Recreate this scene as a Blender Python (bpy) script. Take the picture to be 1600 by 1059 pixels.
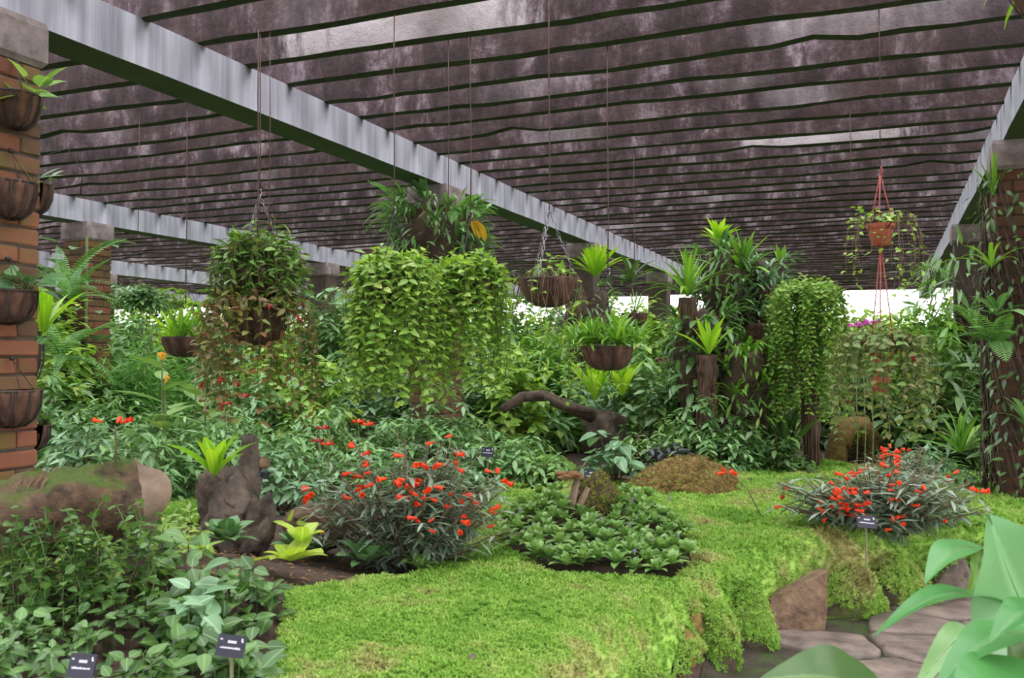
import bpy, bmesh, math, random
import numpy as np
from mathutils import Vector, Matrix, noise

for _o in list(bpy.data.objects):
    bpy.data.objects.remove(_o, do_unlink=True)
SC = bpy.context.scene
COL = SC.collection
rng = np.random.default_rng(7)
random.seed(7)
PI = math.pi

# ------------------------------------------------------------------ camera, sky, exposure
F_PX = 1450.0
YAW = math.radians(22.0)      # the view is turned 22 degrees off the beam direction (+Y)
PITCH = math.radians(1.2)
EYE = Vector((0.0, 0.0, 1.6))
FWD = Vector((-math.sin(YAW) * math.cos(PITCH), math.cos(YAW) * math.cos(PITCH), math.sin(PITCH)))
RGT = Vector((math.cos(YAW), math.sin(YAW), 0.0))
UPV = RGT.cross(FWD).normalized()
cam = bpy.data.objects.new('camera', bpy.data.cameras.new('camera'))
COL.objects.link(cam)
cam.location = EYE
cam.rotation_euler = FWD.to_track_quat('-Z', 'Y').to_euler()
cam.data.sensor_width = 36.0
cam.data.lens = 36.0 * F_PX / 1600.0
cam.data.clip_end = 300
cam.data.dof.use_dof = True
cam.data.dof.focus_distance = 8.0
cam.data.dof.aperture_fstop = 5.6
SC.camera = cam

world = bpy.data.worlds.new('overcast_sky')
SC.world = world
world.use_nodes = True
_bg = world.node_tree.nodes['Background']
_bg.inputs[0].default_value = (0.98, 0.975, 1.0, 1)
_bg.inputs[1].default_value = 3.6
SC.view_settings.view_transform = 'Standard'
SC.view_settings.look = 'None'
SC.view_settings.gamma = 1
SC.view_settings.use_curve_mapping = False
SC.view_settings.exposure = 0.78
SC.cycles.max_bounces = 7

# ------------------------------------------------------------------ helpers
def W(px, py, d):
    """A point of the garden at photo pixel (px, py), d metres along the view axis."""
    return EYE + RGT * ((px - 800) / F_PX * d) + UPV * ((529.5 - py) / F_PX * d) + FWD * d

def G(px, py, z=0.42):
    """Where the view ray through a pixel meets the level z."""
    v = RGT * ((px - 800) / F_PX) + UPV * ((529.5 - py) / F_PX) + FWD
    t = (z - EYE.z) / v.z
    return EYE + v * t

def WS(px, py, d):
    """like W, with the depth shifted a little so that a slat passes straight above"""
    a = W(px, py, 1.0).y
    k = round((a * d - 4.43) / .51)
    return W(px, py, (4.43 + k * .51) / a)

def lin(c):
    return tuple((x / 255 / 12.92) if x / 255 <= 0.04045 else ((x / 255 + 0.055) / 1.055) ** 2.4 for x in c)

def inpoly(x, y, poly):
    x = np.asarray(x, float); y = np.asarray(y, float)
    r = np.zeros(x.shape, bool)
    n = len(poly)
    for i in range(n):
        x0, y0 = poly[i][0], poly[i][1]; x1, y1 = poly[(i + 1) % n][0], poly[(i + 1) % n][1]
        c = ((y0 > y) != (y1 > y))
        with np.errstate(divide='ignore', invalid='ignore'):
            xi = (x1 - x0) * (y - y0) / (y1 - y0 + 1e-12) + x0
        r ^= c & (x < xi)
    return r

def polydist(x, y, poly):
    x = np.asarray(x, float); y = np.asarray(y, float)
    best = np.full(x.shape, 1e9)
    n = len(poly)
    for i in range(n):
        ax, ay = poly[i][0], poly[i][1]; bx, by = poly[(i + 1) % n][0], poly[(i + 1) % n][1]
        dx, dy = bx - ax, by - ay
        t = np.clip(((x - ax) * dx + (y - ay) * dy) / (dx * dx + dy * dy + 1e-12), 0, 1)
        best = np.minimum(best, np.hypot(x - ax - t * dx, y - ay - t * dy))
    return best

_perm = np.random.default_rng(3).random((64, 64))
def vnoise(x, y, s=1.0):
    """cheap smooth 2-D value noise, vectorised, 0..1"""
    x = np.asarray(x, float) / s + 1000; y = np.asarray(y, float) / s + 1000
    xi = np.floor(x).astype(int); yi = np.floor(y).astype(int)
    fx = x - xi; fy = y - yi
    fx = fx * fx * (3 - 2 * fx); fy = fy * fy * (3 - 2 * fy)
    a = _perm[xi % 64, yi % 64]; b = _perm[(xi + 1) % 64, yi % 64]
    c = _perm[xi % 64, (yi + 1) % 64]; d = _perm[(xi + 1) % 64, (yi + 1) % 64]
    return (a * (1 - fx) + b * fx) * (1 - fy) + (c * (1 - fx) + d * fx) * fy

def npmesh(name, V, faces, mat, smooth=True, tint=None, mid=None):
    me = bpy.data.meshes.new(name)
    V = np.ascontiguousarray(V, np.float32)
    arrs = [np.asarray(f, np.int32) for f in (faces if isinstance(faces, list) else [faces]) if len(f)]
    loops = np.concatenate([a.ravel() for a in arrs]).astype(np.int32)
    sizes = np.concatenate([np.full(len(a), a.shape[1], np.int32) for a in arrs])
    starts = np.concatenate([[0], np.cumsum(sizes)[:-1]]).astype(np.int32)
    me.vertices.add(len(V)); me.vertices.foreach_set('co', V.ravel())
    me.loops.add(len(loops)); me.loops.foreach_set('vertex_index', loops)
    me.polygons.add(len(sizes)); me.polygons.foreach_set('loop_start', starts)
    me.update(calc_edges=True)
    me.polygons.foreach_set('use_smooth', np.full(len(sizes), bool(smooth)))
    if tint is not None:
        at = me.attributes.new('tint', 'FLOAT', 'POINT')
        at.data.foreach_set('value', np.ascontiguousarray(tint, np.float32))
    if mid is not None:
        at = me.attributes.new('mid', 'FLOAT', 'POINT')
        at.data.foreach_set('value', np.ascontiguousarray(mid, np.float32))
    if mat is not None:
        for m in (mat if isinstance(mat, (list, tuple)) else [mat]):
            me.materials.append(m)
    return me

class MB:
    """collects tubes, boxes and lathes into one mesh"""
    def __init__(self): self.V = []; self.T = []; self.Q = []; self.n = 0
    def add(self, V, T=(), Q=()):
        V = np.asarray(V, float).reshape(-1, 3)
        if len(T): self.T.append(np.asarray(T, int) + self.n)
        if len(Q): self.Q.append(np.asarray(Q, int) + self.n)
        self.V.append(V); self.n += len(V)
        return self
    def tube(self, pts, r, sides=5, cap=True):
        P = np.asarray([tuple(p) for p in pts], float); n = len(P)
        R = np.full(n, r) if np.isscalar(r) else np.asarray(r, float)
        Tn = np.gradient(P, axis=0); Tn /= np.linalg.norm(Tn, axis=1)[:, None] + 1e-9
        ref = np.array([0, 0, 1.0]) if abs(Tn[:, 2]).mean() < .8 else np.array([1.0, 0, 0])
        A = np.cross(Tn, ref); A /= np.linalg.norm(A, axis=1)[:, None] + 1e-9
        B = np.cross(Tn, A)
        ang = np.linspace(0, 2 * PI, sides, endpoint=False)
        ring = (A[:, None] * np.cos(ang)[None, :, None] + B[:, None] * np.sin(ang)[None, :, None]) * R[:, None, None] + P[:, None]
        Q = []
        for i in range(n - 1):
            for k in range(sides):
                k2 = (k + 1) % sides
                Q.append((i * sides + k, i * sides + k2, (i + 1) * sides + k2, (i + 1) * sides + k))
        V = ring.reshape(-1, 3); T = []
        if cap:
            V = np.vstack([V, P[:1], P[-1:]])
            for k in range(sides):
                k2 = (k + 1) % sides
                T.append((n * sides, k2, k)); T.append((n * sides + 1, (n - 1) * sides + k, (n - 1) * sides + k2))
        return self.add(V, T, Q)
    def box(self, lo, hi, M=None):
        x0, y0, z0 = lo; x1, y1, z1 = hi
        V = np.array([(x0, y0, z0), (x1, y0, z0), (x1, y1, z0), (x0, y1, z0), (x0, y0, z1), (x1, y0, z1), (x1, y1, z1), (x0, y1, z1)], float)
        if M is not None: V = np.array([tuple(M @ Vector(v)) for v in V])
        return self.add(V, (), [(0, 3, 2, 1), (4, 5, 6, 7), (0, 1, 5, 4), (1, 2, 6, 5), (2, 3, 7, 6), (3, 0, 4, 7)])
    def lathe(self, prof, sides=16, off=(0, 0, 0), rfun=None):
        ang = np.linspace(0, 2 * PI, sides, endpoint=False); V = []
        for r, z in prof:
            for a in ang:
                rr = r * (rfun(a, z) if rfun else 1)
                V.append((off[0] + rr * math.cos(a), off[1] + rr * math.sin(a), off[2] + z))
        Q = []
        for i in range(len(prof) - 1):
            for k in range(sides):
                k2 = (k + 1) % sides
                Q.append((i * sides + k, i * sides + k2, (i + 1) * sides + k2, (i + 1) * sides + k))
        return self.add(V, (), Q)
    def mesh(self, name, mat, smooth=True):
        f = []
        if self.T: f.append(np.vstack(self.T))
        if self.Q: f.append(np.vstack(self.Q))
        return npmesh(name, np.vstack(self.V), f, mat, smooth)

def obj(name, me, parent=None, loc=(0, 0, 0), rot=None, scale=None, **props):
    o = bpy.data.objects.new(name, me)
    COL.objects.link(o)
    o.location = loc
    if rot is not None: o.rotation_euler = rot
    if scale is not None: o.scale = (scale,) * 3 if np.isscalar(scale) else scale
    if parent is not None: o.parent = parent
    for k, v in props.items(): o[k] = v
    return o

def thing(name, label, cat, loc=(0, 0, 0), rotz=0.0, group=None, kind=None):
    o = bpy.data.objects.new(name, None); COL.objects.link(o)
    o.empty_display_size = .1
    o.location = loc; o.rotation_euler = (0, 0, rotz)
    o['label'] = label; o['category'] = cat
    if group: o['group'] = group
    if kind: o['kind'] = kind
    return o

def tag(o, label, cat, group=None, kind=None):
    o['label'] = label; o['category'] = cat
    if group: o['group'] = group
    if kind: o['kind'] = kind
    return o

# ------------------------------------------------------------------ materials
def new_mat(name):
    m = bpy.data.materials.new(name); m.use_nodes = True
    nt = m.node_tree
    return m, nt, nt.nodes['Principled BSDF'], nt.nodes['Material Output']

def N(nt, t, **kw):
    n = nt.nodes.new(t)
    for k, v in kw.items(): setattr(n, k, v)
    return n

def ramp(nt, src, stops, interp='LINEAR'):
    r = N(nt, 'ShaderNodeValToRGB'); r.color_ramp.interpolation = interp
    e = r.color_ramp.elements
    while len(e) < len(stops): e.new(0.5)
    for k, (p, c) in enumerate(stops):
        e[k].position = p; e[k].color = (*c, 1)
    nt.links.new(src, r.inputs[0]); return r.outputs[0]

def mixc(nt, fac, a, b, mode='MIX'):
    m = N(nt, 'ShaderNodeMix', data_type='RGBA', blend_type=mode)
    for s, v in ((m.inputs[0], fac), (m.inputs[6], a), (m.inputs[7], b)):
        if hasattr(v, 'node'): nt.links.new(v, s)
        elif isinstance(v, tuple): s.default_value = (*v, 1) if len(v) == 3 else v
        else: s.default_value = v
    return m.outputs[2]

def math_n(nt, op, a, b=None):
    m = N(nt, 'ShaderNodeMath', operation=op)
    for s, v in ((m.inputs[0], a), (m.inputs[1], b)):
        if v is None: continue
        if hasattr(v, 'node'): nt.links.new(v, s)
        else: s.default_value = v
    return m.outputs[0]

def noise_n(nt, scale, detail=4, rough=.6, vec=None, dist=0):
    n = N(nt, 'ShaderNodeTexNoise'); n.inputs['Scale'].default_value = scale
    n.inputs['Detail'].default_value = detail; n.inputs['Roughness'].default_value = rough
    n.inputs['Distortion'].default_value = dist
    if vec is not None: nt.links.new(vec, n.inputs['Vector'])
    return n.outputs['Fac']

def coords(nt, kind='Object', scale=(1, 1, 1), jitter=False):
    tc = N(nt, 'ShaderNodeTexCoord'); mp = N(nt, 'ShaderNodeMapping')
    mp.inputs['Scale'].default_value = scale
    nt.links.new(tc.outputs[kind], mp.inputs['Vector'])
    if jitter:
        oi = N(nt, 'ShaderNodeObjectInfo')
        c = N(nt, 'ShaderNodeCombineXYZ')
        for i, k in enumerate((97.0, 53.0, 31.0)):
            nt.links.new(math_n(nt, 'MULTIPLY', oi.outputs['Random'], k), c.inputs[i])
        nt.links.new(c.outputs[0], mp.inputs['Location'])
    return mp.outputs[0]

def bump(nt, p, h, strength=.4, dist=.02):
    b = N(nt, 'ShaderNodeBump'); b.inputs['Strength'].default_value = strength; b.inputs['Distance'].default_value = dist
    nt.links.new(h, b.inputs['Height']); nt.links.new(b.outputs[0], p.inputs['Normal'])

_LM = {}
def leaf_mat(name, cols, rough=.42, trans=.28, spec=.5, hl=None):
    if name in _LM: return _LM[name]
    m, nt, p, out = new_mat(name)
    at = N(nt, 'ShaderNodeAttribute', attribute_name='tint')
    oi = N(nt, 'ShaderNodeObjectInfo')
    f = math_n(nt, 'FRACT', math_n(nt, 'ADD', at.outputs['Fac'], oi.outputs['Random']))
    n = len(cols)
    c = ramp(nt, f, [(i / max(1, n - 1), lin(cc)) for i, cc in enumerate(cols)])
    nv = noise_n(nt, 9, 2, .5, coords(nt, 'Object'))
    c = mixc(nt, math_n(nt, 'MULTIPLY', nv, .22), c, tuple(v * .45 for v in lin(cols[0])))
    md = N(nt, 'ShaderNodeAttribute', attribute_name='mid')
    mr = N(nt, 'ShaderNodeMapRange'); mr.inputs['From Min'].default_value = .84; mr.inputs['From Max'].default_value = .97
    nt.links.new(md.outputs['Fac'], mr.inputs['Value'])
    c = mixc(nt, math_n(nt, 'MULTIPLY', mr.outputs[0], .45), c, tuple(min(1, v * 1.5 + .08) for v in lin(cols[len(cols) // 2])))
    nt.links.new(c, p.inputs['Base Color'])
    p.inputs['Roughness'].default_value = rough
    p.inputs['Specular IOR Level'].default_value = spec
    if trans > 0:
        t = N(nt, 'ShaderNodeBsdfTranslucent')
        tc = mixc(nt, 1.0, c, (1.25, 1.2, .5), 'MULTIPLY')
        nt.links.new(tc, t.inputs['Color'])
        mx = N(nt, 'ShaderNodeMixShader'); mx.inputs[0].default_value = trans
        nt.links.new(p.outputs[0], mx.inputs[1]); nt.links.new(t.outputs[0], mx.inputs[2])
        nt.links.new(mx.outputs[0], out.inputs[0])
    _LM[name] = m
    return m

def simple_mat(name, c1, c2, scale=8, rough=.8, bump_s=.4, metal=0, detail=5, jitter=False, sc=(1, 1, 1), contrast=(.3, .7), bd=.02):
    if name in _LM: return _LM[name]
    m, nt, p, out = new_mat(name)
    v = coords(nt, 'Object', sc, jitter)
    f = noise_n(nt, scale, detail, .65, v)
    c = ramp(nt, f, [(contrast[0], lin(c1)), (contrast[1], lin(c2))])
    nt.links.new(c, p.inputs['Base Color'])
    p.inputs['Roughness'].default_value = rough; p.inputs['Metallic'].default_value = metal
    if bump_s: bump(nt, p, f, bump_s, bd)
    _LM[name] = m
    return m

def moss_rock_mat(name, c1, c2, moss, amount=.5, scale=6):
    """stone or bark with moss where surfaces face up, broken by noise"""
    if name in _LM: return _LM[name]
    m, nt, p, out = new_mat(name)
    v = coords(nt, 'Object')
    f = noise_n(nt, scale, 6, .65, v)
    c = ramp(nt, f, [(.3, lin(c1)), (.7, lin(c2))])
    f2 = noise_n(nt, scale * .6, 4, .6, v)
    ge = N(nt, 'ShaderNodeNewGeometry'); sx = N(nt, 'ShaderNodeSeparateXYZ')
    nt.links.new(ge.outputs['Normal'], sx.inputs[0])
    k = math_n(nt, 'ADD', math_n(nt, 'MULTIPLY', sx.outputs[2], .5), f2)
    mr = N(nt, 'ShaderNodeMapRange'); mr.inputs['From Min'].default_value = 1.05 - amount; mr.inputs['From Max'].default_value = 1.25 - amount
    nt.links.new(k, mr.inputs['Value'])
    c = mixc(nt, mr.outputs[0], c, mixc(nt, noise_n(nt, 40, 2, .5, v), lin(moss), tuple(x * .4 for x in lin(moss))))
    nt.links.new(c, p.inputs['Base Color']); p.inputs['Roughness'].default_value = .85
    bump(nt, p, noise_n(nt, scale * 3, 6, .7, v), .95, .05)
    _LM[name] = m
    return m

# slats: weathered dark concrete, blotched, streaked; moss on the undersides
def make_slat_mat(name='weathered_concrete_slat', pale=None):
    m, nt, p, out = new_mat(name)
    v = coords(nt, 'Object', (1, 1, 1), True)
    f = noise_n(nt, 2.6, 9, .78, v, .5)
    fs = noise_n(nt, 3.0, 5, .7, coords(nt, 'Object', (2.0, 2, .6), True))
    k = math_n(nt, 'ADD', math_n(nt, 'MULTIPLY', f, .55), math_n(nt, 'MULTIPLY', fs, .5))
    c = ramp(nt, k, [(.38, lin((30, 19, 20))), (.48, lin((48, 33, 35))), (.56, lin((76, 60, 64))), (.66, lin((140, 126, 134))), (.74, lin((176, 164, 172)))])
    # rare patches washed pale
    big = noise_n(nt, .35, 2, .5, v)
    mr = N(nt, 'ShaderNodeMapRange'); mr.inputs['From Min'].default_value = .60; mr.inputs['From Max'].default_value = .70
    nt.links.new(big, mr.inputs['Value'])
    c = mixc(nt, math_n(nt, 'MULTIPLY', math_n(nt, 'MULTIPLY', mr.outputs[0], fs), .8), c, lin((190, 180, 186)))
    if pale:   # one slat has lost its dark crust along part of its length
        tc = N(nt, 'ShaderNodeTexCoord'); sp = N(nt, 'ShaderNodeSeparateXYZ'); nt.links.new(tc.outputs['Object'], sp.inputs[0])
        d_ = math_n(nt, 'ABSOLUTE', math_n(nt, 'SUBTRACT', sp.outputs[0], pale[0]))
        d_ = math_n(nt, 'ADD', math_n(nt, 'DIVIDE', d_, pale[1]), math_n(nt, 'MULTIPLY', math_n(nt, 'SUBTRACT', fs, .5), 2.4))
        mp_ = N(nt, 'ShaderNodeMapRange'); mp_.inputs['From Min'].default_value = 1.1; mp_.inputs['From Max'].default_value = .7
        nt.links.new(d_, mp_.inputs['Value'])
        c = mixc(nt, mp_.outputs[0], c, mixc(nt, f, lin((120, 108, 112)), lin((214, 206, 210))))
    # reddish-brown algae
    al = noise_n(nt, .9, 3, .6, v)
    mr2 = N(nt, 'ShaderNodeMapRange'); mr2.inputs['From Min'].default_value = .5; mr2.inputs['From Max'].default_value = .66
    nt.links.new(al, mr2.inputs['Value'])
    c = mixc(nt, math_n(nt, 'MULTIPLY', mr2.outputs[0], .55), c, lin((66, 46, 40)))
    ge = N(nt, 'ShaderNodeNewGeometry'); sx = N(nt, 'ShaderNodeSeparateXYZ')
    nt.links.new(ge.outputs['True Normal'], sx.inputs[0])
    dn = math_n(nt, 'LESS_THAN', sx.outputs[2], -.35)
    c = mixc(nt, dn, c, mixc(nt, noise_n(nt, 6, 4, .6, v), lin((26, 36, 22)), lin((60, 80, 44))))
    nt.links.new(c, p.inputs['Base Color']); p.inputs['Roughness'].default_value = .9
    bump(nt, p, noise_n(nt, 14, 6, .7, v), .5, .03)
    return m

def make_beam_mat():
    m, nt, p, out = new_mat('whitewashed_beam')
    v = coords(nt, 'Object')
    fs = noise_n(nt, 1.0, 5, .65, coords(nt, 'Object', (6, 6, .35)))
    c = ramp(nt, fs, [(.3, lin((118, 117, 128))), (.5, lin((160, 160, 172))), (.7, lin((188, 188, 200)))])
    # dark run-off below every slat bearing (the slats are 0.51 m apart)
    tc = N(nt, 'ShaderNodeTexCoord'); sx = N(nt, 'ShaderNodeSeparateXYZ'); nt.links.new(tc.outputs['Object'], sx.inputs[0])
    ph = math_n(nt, 'FRACT', math_n(nt, 'DIVIDE', math_n(nt, 'ADD', sx.outputs[1], math_n(nt, 'MULTIPLY', noise_n(nt, 7, 2, .5, v), .06)), .51))
    d = math_n(nt, 'ABSOLUTE', math_n(nt, 'SUBTRACT', ph, .5))
    mr = N(nt, 'ShaderNodeMapRange'); mr.inputs['From Min'].default_value = .12; mr.inputs['From Max'].default_value = .02
    nt.links.new(d, mr.inputs['Value'])
    mz = N(nt, 'ShaderNodeMapRange'); mz.inputs['From Min'].default_value = -.05; mz.inputs['From Max'].default_value = .16
    nt.links.new(sx.outputs[2], mz.inputs['Value'])
    k = math_n(nt, 'MULTIPLY', math_n(nt, 'MULTIPLY', mr.outputs[0], mz.outputs[0]), .8)
    c = mixc(nt, k, c, lin((70, 66, 70)))
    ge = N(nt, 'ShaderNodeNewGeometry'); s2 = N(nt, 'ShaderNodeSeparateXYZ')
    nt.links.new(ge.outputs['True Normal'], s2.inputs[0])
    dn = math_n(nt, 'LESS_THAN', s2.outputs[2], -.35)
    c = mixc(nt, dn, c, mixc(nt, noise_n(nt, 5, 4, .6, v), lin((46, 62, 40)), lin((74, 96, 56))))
    nt.links.new(c, p.inputs['Base Color']); p.inputs['Roughness'].default_value = .8
    bump(nt, p, fs, .15, .01)
    return m

def make_brick_mat(name='mossy_brick', dark=.78):
    m, nt, p, out = new_mat(name)
    v = coords(nt, 'Object', (1, 1, 1), True)
    oi = N(nt, 'ShaderNodeObjectInfo')
    c = ramp(nt, oi.outputs['Random'], [(0, lin((128, 78, 58))), (.4, lin((160, 102, 76))), (.75, lin((142, 108, 74))), (1, lin((102, 76, 62)))])
    f = noise_n(nt, 14, 5, .65, v)
    c = mixc(nt, math_n(nt, 'MULTIPLY', f, .6), c, lin((70, 52, 44)))
    mo = noise_n(nt, 4, 4, .6, v)
    mr = N(nt, 'ShaderNodeMapRange'); mr.inputs['From Min'].default_value = .5; mr.inputs['From Max'].default_value = .68
    nt.links.new(mo, mr.inputs['Value'])
    c = mixc(nt, math_n(nt, 'MULTIPLY', mr.outputs[0], .7), c, lin((104, 104, 48)))
    if True: c = mixc(nt, 1.0, c, (dark, dark * .95, dark * .8), 'MULTIPLY')
    nt.links.new(c, p.inputs['Base Color']); p.inputs['Roughness'].default_value = .85
    bump(nt, p, f, .4, .01)
    return m

M_SLAT = make_slat_mat(); M_SLATP = make_slat_mat('peeled_concrete_slat', (-3.0, .9)); M_SLATQ = make_slat_mat('peeled_concrete_slat_far', (-.6, .8)); M_BEAM = make_beam_mat(); M_BRICK = make_brick_mat(); M_DBRICK = make_brick_mat('blackened_brick', .42)
M_MORTAR = simple_mat('dark_mortar', (48, 40, 34), (84, 72, 58), 12)
M_CAPITAL = simple_mat('stained_concrete', (86, 74, 70), (150, 138, 136), 7)
M_SOIL = simple_mat('dark_soil', (40, 30, 24), (86, 66, 52), 14, .95, .8, bd=.03)
M_ROCK = simple_mat('brown_grey_rock', (46, 38, 34), (132, 116, 104), 7, .8, .9, detail=8, bd=.05)
M_SLAB = simple_mat('brown_slab_stone', (70, 50, 36), (138, 112, 86), 9, .8, .9, bd=.04)
M_FLAG = simple_mat('worn_flagstone', (70, 60, 56), (140, 124, 114), 5.5, .6, .8, jitter=True, bd=.02)
M_GROUT = moss_rock_mat('mossy_earth_joint', (56, 48, 40), (88, 78, 62), (84, 104, 44), .12, 9)
M_BARK = simple_mat('dark_bark', (44, 34, 28), (96, 78, 64), 9, .9, .8, sc=(1, 1, .4), bd=.03)
M_COIR = simple_mat('coir_fibre', (44, 30, 24), (108, 78, 60), 11, .95, .9, sc=(1, 1, .45), bd=.03)
M_TERRA = simple_mat('terracotta', (140, 70, 48), (182, 98, 70), 7, .8, .2)
M_WIRE = simple_mat('rusty_wire', (58, 42, 38), (104, 72, 60), 20, .7, .1)
M_CHAIN = simple_mat('grey_chain', (120, 116, 122), (176, 172, 180), 20, .45, 0, metal=.6)
M_DARKWIRE = simple_mat('dark_wire', (26, 24, 24), (50, 46, 46), 20, .6, 0)
M_REDCHAIN = simple_mat('red_plastic_hanger', (150, 66, 58), (186, 92, 84), 20, .5, 0)
M_SIGN = simple_mat('black_sign_plate', (36, 36, 50), (48, 48, 64), 4, .35, 0)
M_MARK = simple_mat('white_sign_print', (206, 206, 214), (224, 224, 230), 4, .6, 0)
M_STAKE = simple_mat('green_stake', (96, 100, 70), (126, 126, 88), 10, .7, .1)
M_STEM = simple_mat('green_stem', (66, 84, 44), (104, 116, 64), 12, .7, .1)
M_BROWNSTEM = simple_mat('brown_stem', (74, 60, 44), (120, 100, 74), 12, .8, .1)
M_LOG = moss_rock_mat('mossy_log_bark', (44, 32, 25), (150, 118, 90), (104, 132, 44), .28, 15)
M_LOGEND = simple_mat('sawn_log_end', (96, 78, 64), (150, 128, 108), 6, .8, .5)
M_MOSSROCK = moss_rock_mat('moss_covered_stone', (76, 66, 54), (124, 108, 88), (118, 142, 44), .62, 7)
M_BROWNMOSS = simple_mat('brown_moss', (84, 70, 34), (150, 122, 66), 26, .95, .8, bd=.03)
M_YMOSS = simple_mat('yellow_moss', (96, 104, 34), (158, 156, 60), 24, .95, .8, bd=.03)

L_SHRUB = leaf_mat('shrub_leaf', [(78, 120, 62), (108, 152, 88), (138, 180, 116), (94, 138, 88)], .32, .22)
L_BLUE = leaf_mat('bluish_leaf', [(82, 122, 80), (110, 152, 108), (142, 178, 138), (90, 132, 86)], .35, .18)
L_DARK = leaf_mat('dark_leaf', [(52, 82, 38), (70, 106, 50), (92, 128, 60), (58, 90, 46)], .35, .18)
L_VINE = leaf_mat('trailing_leaf', [(106, 148, 58), (136, 178, 70), (164, 200, 86), (112, 156, 72), (176, 190, 100)], .4, .32)
L_REDV = leaf_mat('bronze_trailing_leaf', [(104, 128, 52), (124, 112, 62), (138, 84, 62), (112, 146, 58), (160, 150, 96)], .4, .28)
L_NEST = leaf_mat('nest_fern_leaf', [(122, 178, 36), (150, 200, 44), (176, 214, 66)], .38, .36)
L_STRAP = leaf_mat('strap_leaf', [(74, 128, 40), (104, 156, 50), (134, 180, 62), (84, 138, 58)], .36, .28)
L_GREY = leaf_mat('grey_green_leaf', [(94, 118, 88), (124, 144, 118), (152, 168, 150), (84, 110, 78)], .42, .12)
L_ROS = leaf_mat('rosette_leaf', [(90, 132, 64), (118, 158, 84), (146, 180, 106)], .36, .22)
L_YEL = leaf_mat('yellow_green_leaf', [(164, 196, 72), (186, 210, 92), (176, 204, 88)], .4, .35)
L_FERN = leaf_mat('fern_leaf', [(66, 118, 52), (92, 146, 68), (112, 162, 90)], .5, .3)
L_FEATH = leaf_mat('feathery_leaf', [(84, 142, 62), (108, 166, 76), (126, 178, 90)], .5, .35)
L_BIG = leaf_mat('broad_glossy_leaf', [(72, 134, 70), (88, 150, 84), (100, 160, 94)], .28, .25)
L_CREEP = leaf_mat('creeper_leaf', [(54, 86, 40), (78, 116, 54), (108, 148, 78), (70, 106, 58)], .36, .25)
L_PURP = leaf_mat('purple_dark_leaf', [(58, 66, 66), (82, 90, 92), (70, 76, 84)], .4, .1)
L_DRY = leaf_mat('dry_leaf', [(132, 92, 60), (164, 124, 76), (110, 80, 56)], .7, .2)
L_DEEP = leaf_mat('variegated_leaf', [(78, 118, 70), (100, 142, 90), (128, 164, 114)], .36, .15)
P_RED = leaf_mat('orange_red_petal', [(236, 66, 28), (246, 88, 34), (226, 52, 30)], .5, .25)
P_CRIM = leaf_mat('crimson_petal', [(170, 24, 36), (204, 36, 46), (140, 20, 34)], .5, .2)
P_PURP = leaf_mat('violet_petal', [(150, 120, 200), (176, 146, 220)], .6, .3)
P_PINK = leaf_mat('magenta_petal', [(196, 90, 190), (214, 120, 204)], .6, .3)
P_ORANGE = leaf_mat('yellow_orange_petal', [(232, 170, 60), (238, 186, 84)], .5, .3)
P_PALE = leaf_mat('pale_petal', [(236, 206, 196), (240, 222, 212)], .6, .3)
L_MOSS = None

def make_lawn_mat(name, bladed):
    m, nt, p, out = new_mat(name)
    g = N(nt, 'ShaderNodeNewGeometry')
    f = noise_n(nt, 1.6, 5, .65, g.outputs['Position'])
    f2 = noise_n(nt, 5, 3, .6, g.outputs['Position'])
    k = math_n(nt, 'ADD', math_n(nt, 'MULTIPLY', f, .7), math_n(nt, 'MULTIPLY', f2, .3))
    c = ramp(nt, k, [(.34, lin((110, 154, 60))), (.45, lin((144, 186, 78))), (.53, lin((168, 200, 98))), (.60, lin((188, 186, 120))), (.69, lin((156, 134, 92)))])
    at = N(nt, 'ShaderNodeAttribute', attribute_name='tint')
    c = mixc(nt, math_n(nt, 'MULTIPLY', at.outputs['Fac'], .45), c, lin((86, 132, 40)))
    nt.links.new(c, p.inputs['Base Color']); p.inputs['Roughness'].default_value = .7
    p.inputs['Specular IOR Level'].default_value = .25
    if bladed:
        t = N(nt, 'ShaderNodeBsdfTranslucent'); nt.links.new(c, t.inputs['Color'])
        mx = N(nt, 'ShaderNodeMixShader'); mx.inputs[0].default_value = .35
        nt.links.new(p.outputs[0], mx.inputs[1]); nt.links.new(t.outputs[0], mx.inputs[2]); nt.links.new(mx.outputs[0], out.inputs[0])
    return m
M_LAWN = make_lawn_mat('moss_sprig', True); M_LAWNBASE = make_lawn_mat('moss_mat', False)

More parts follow.
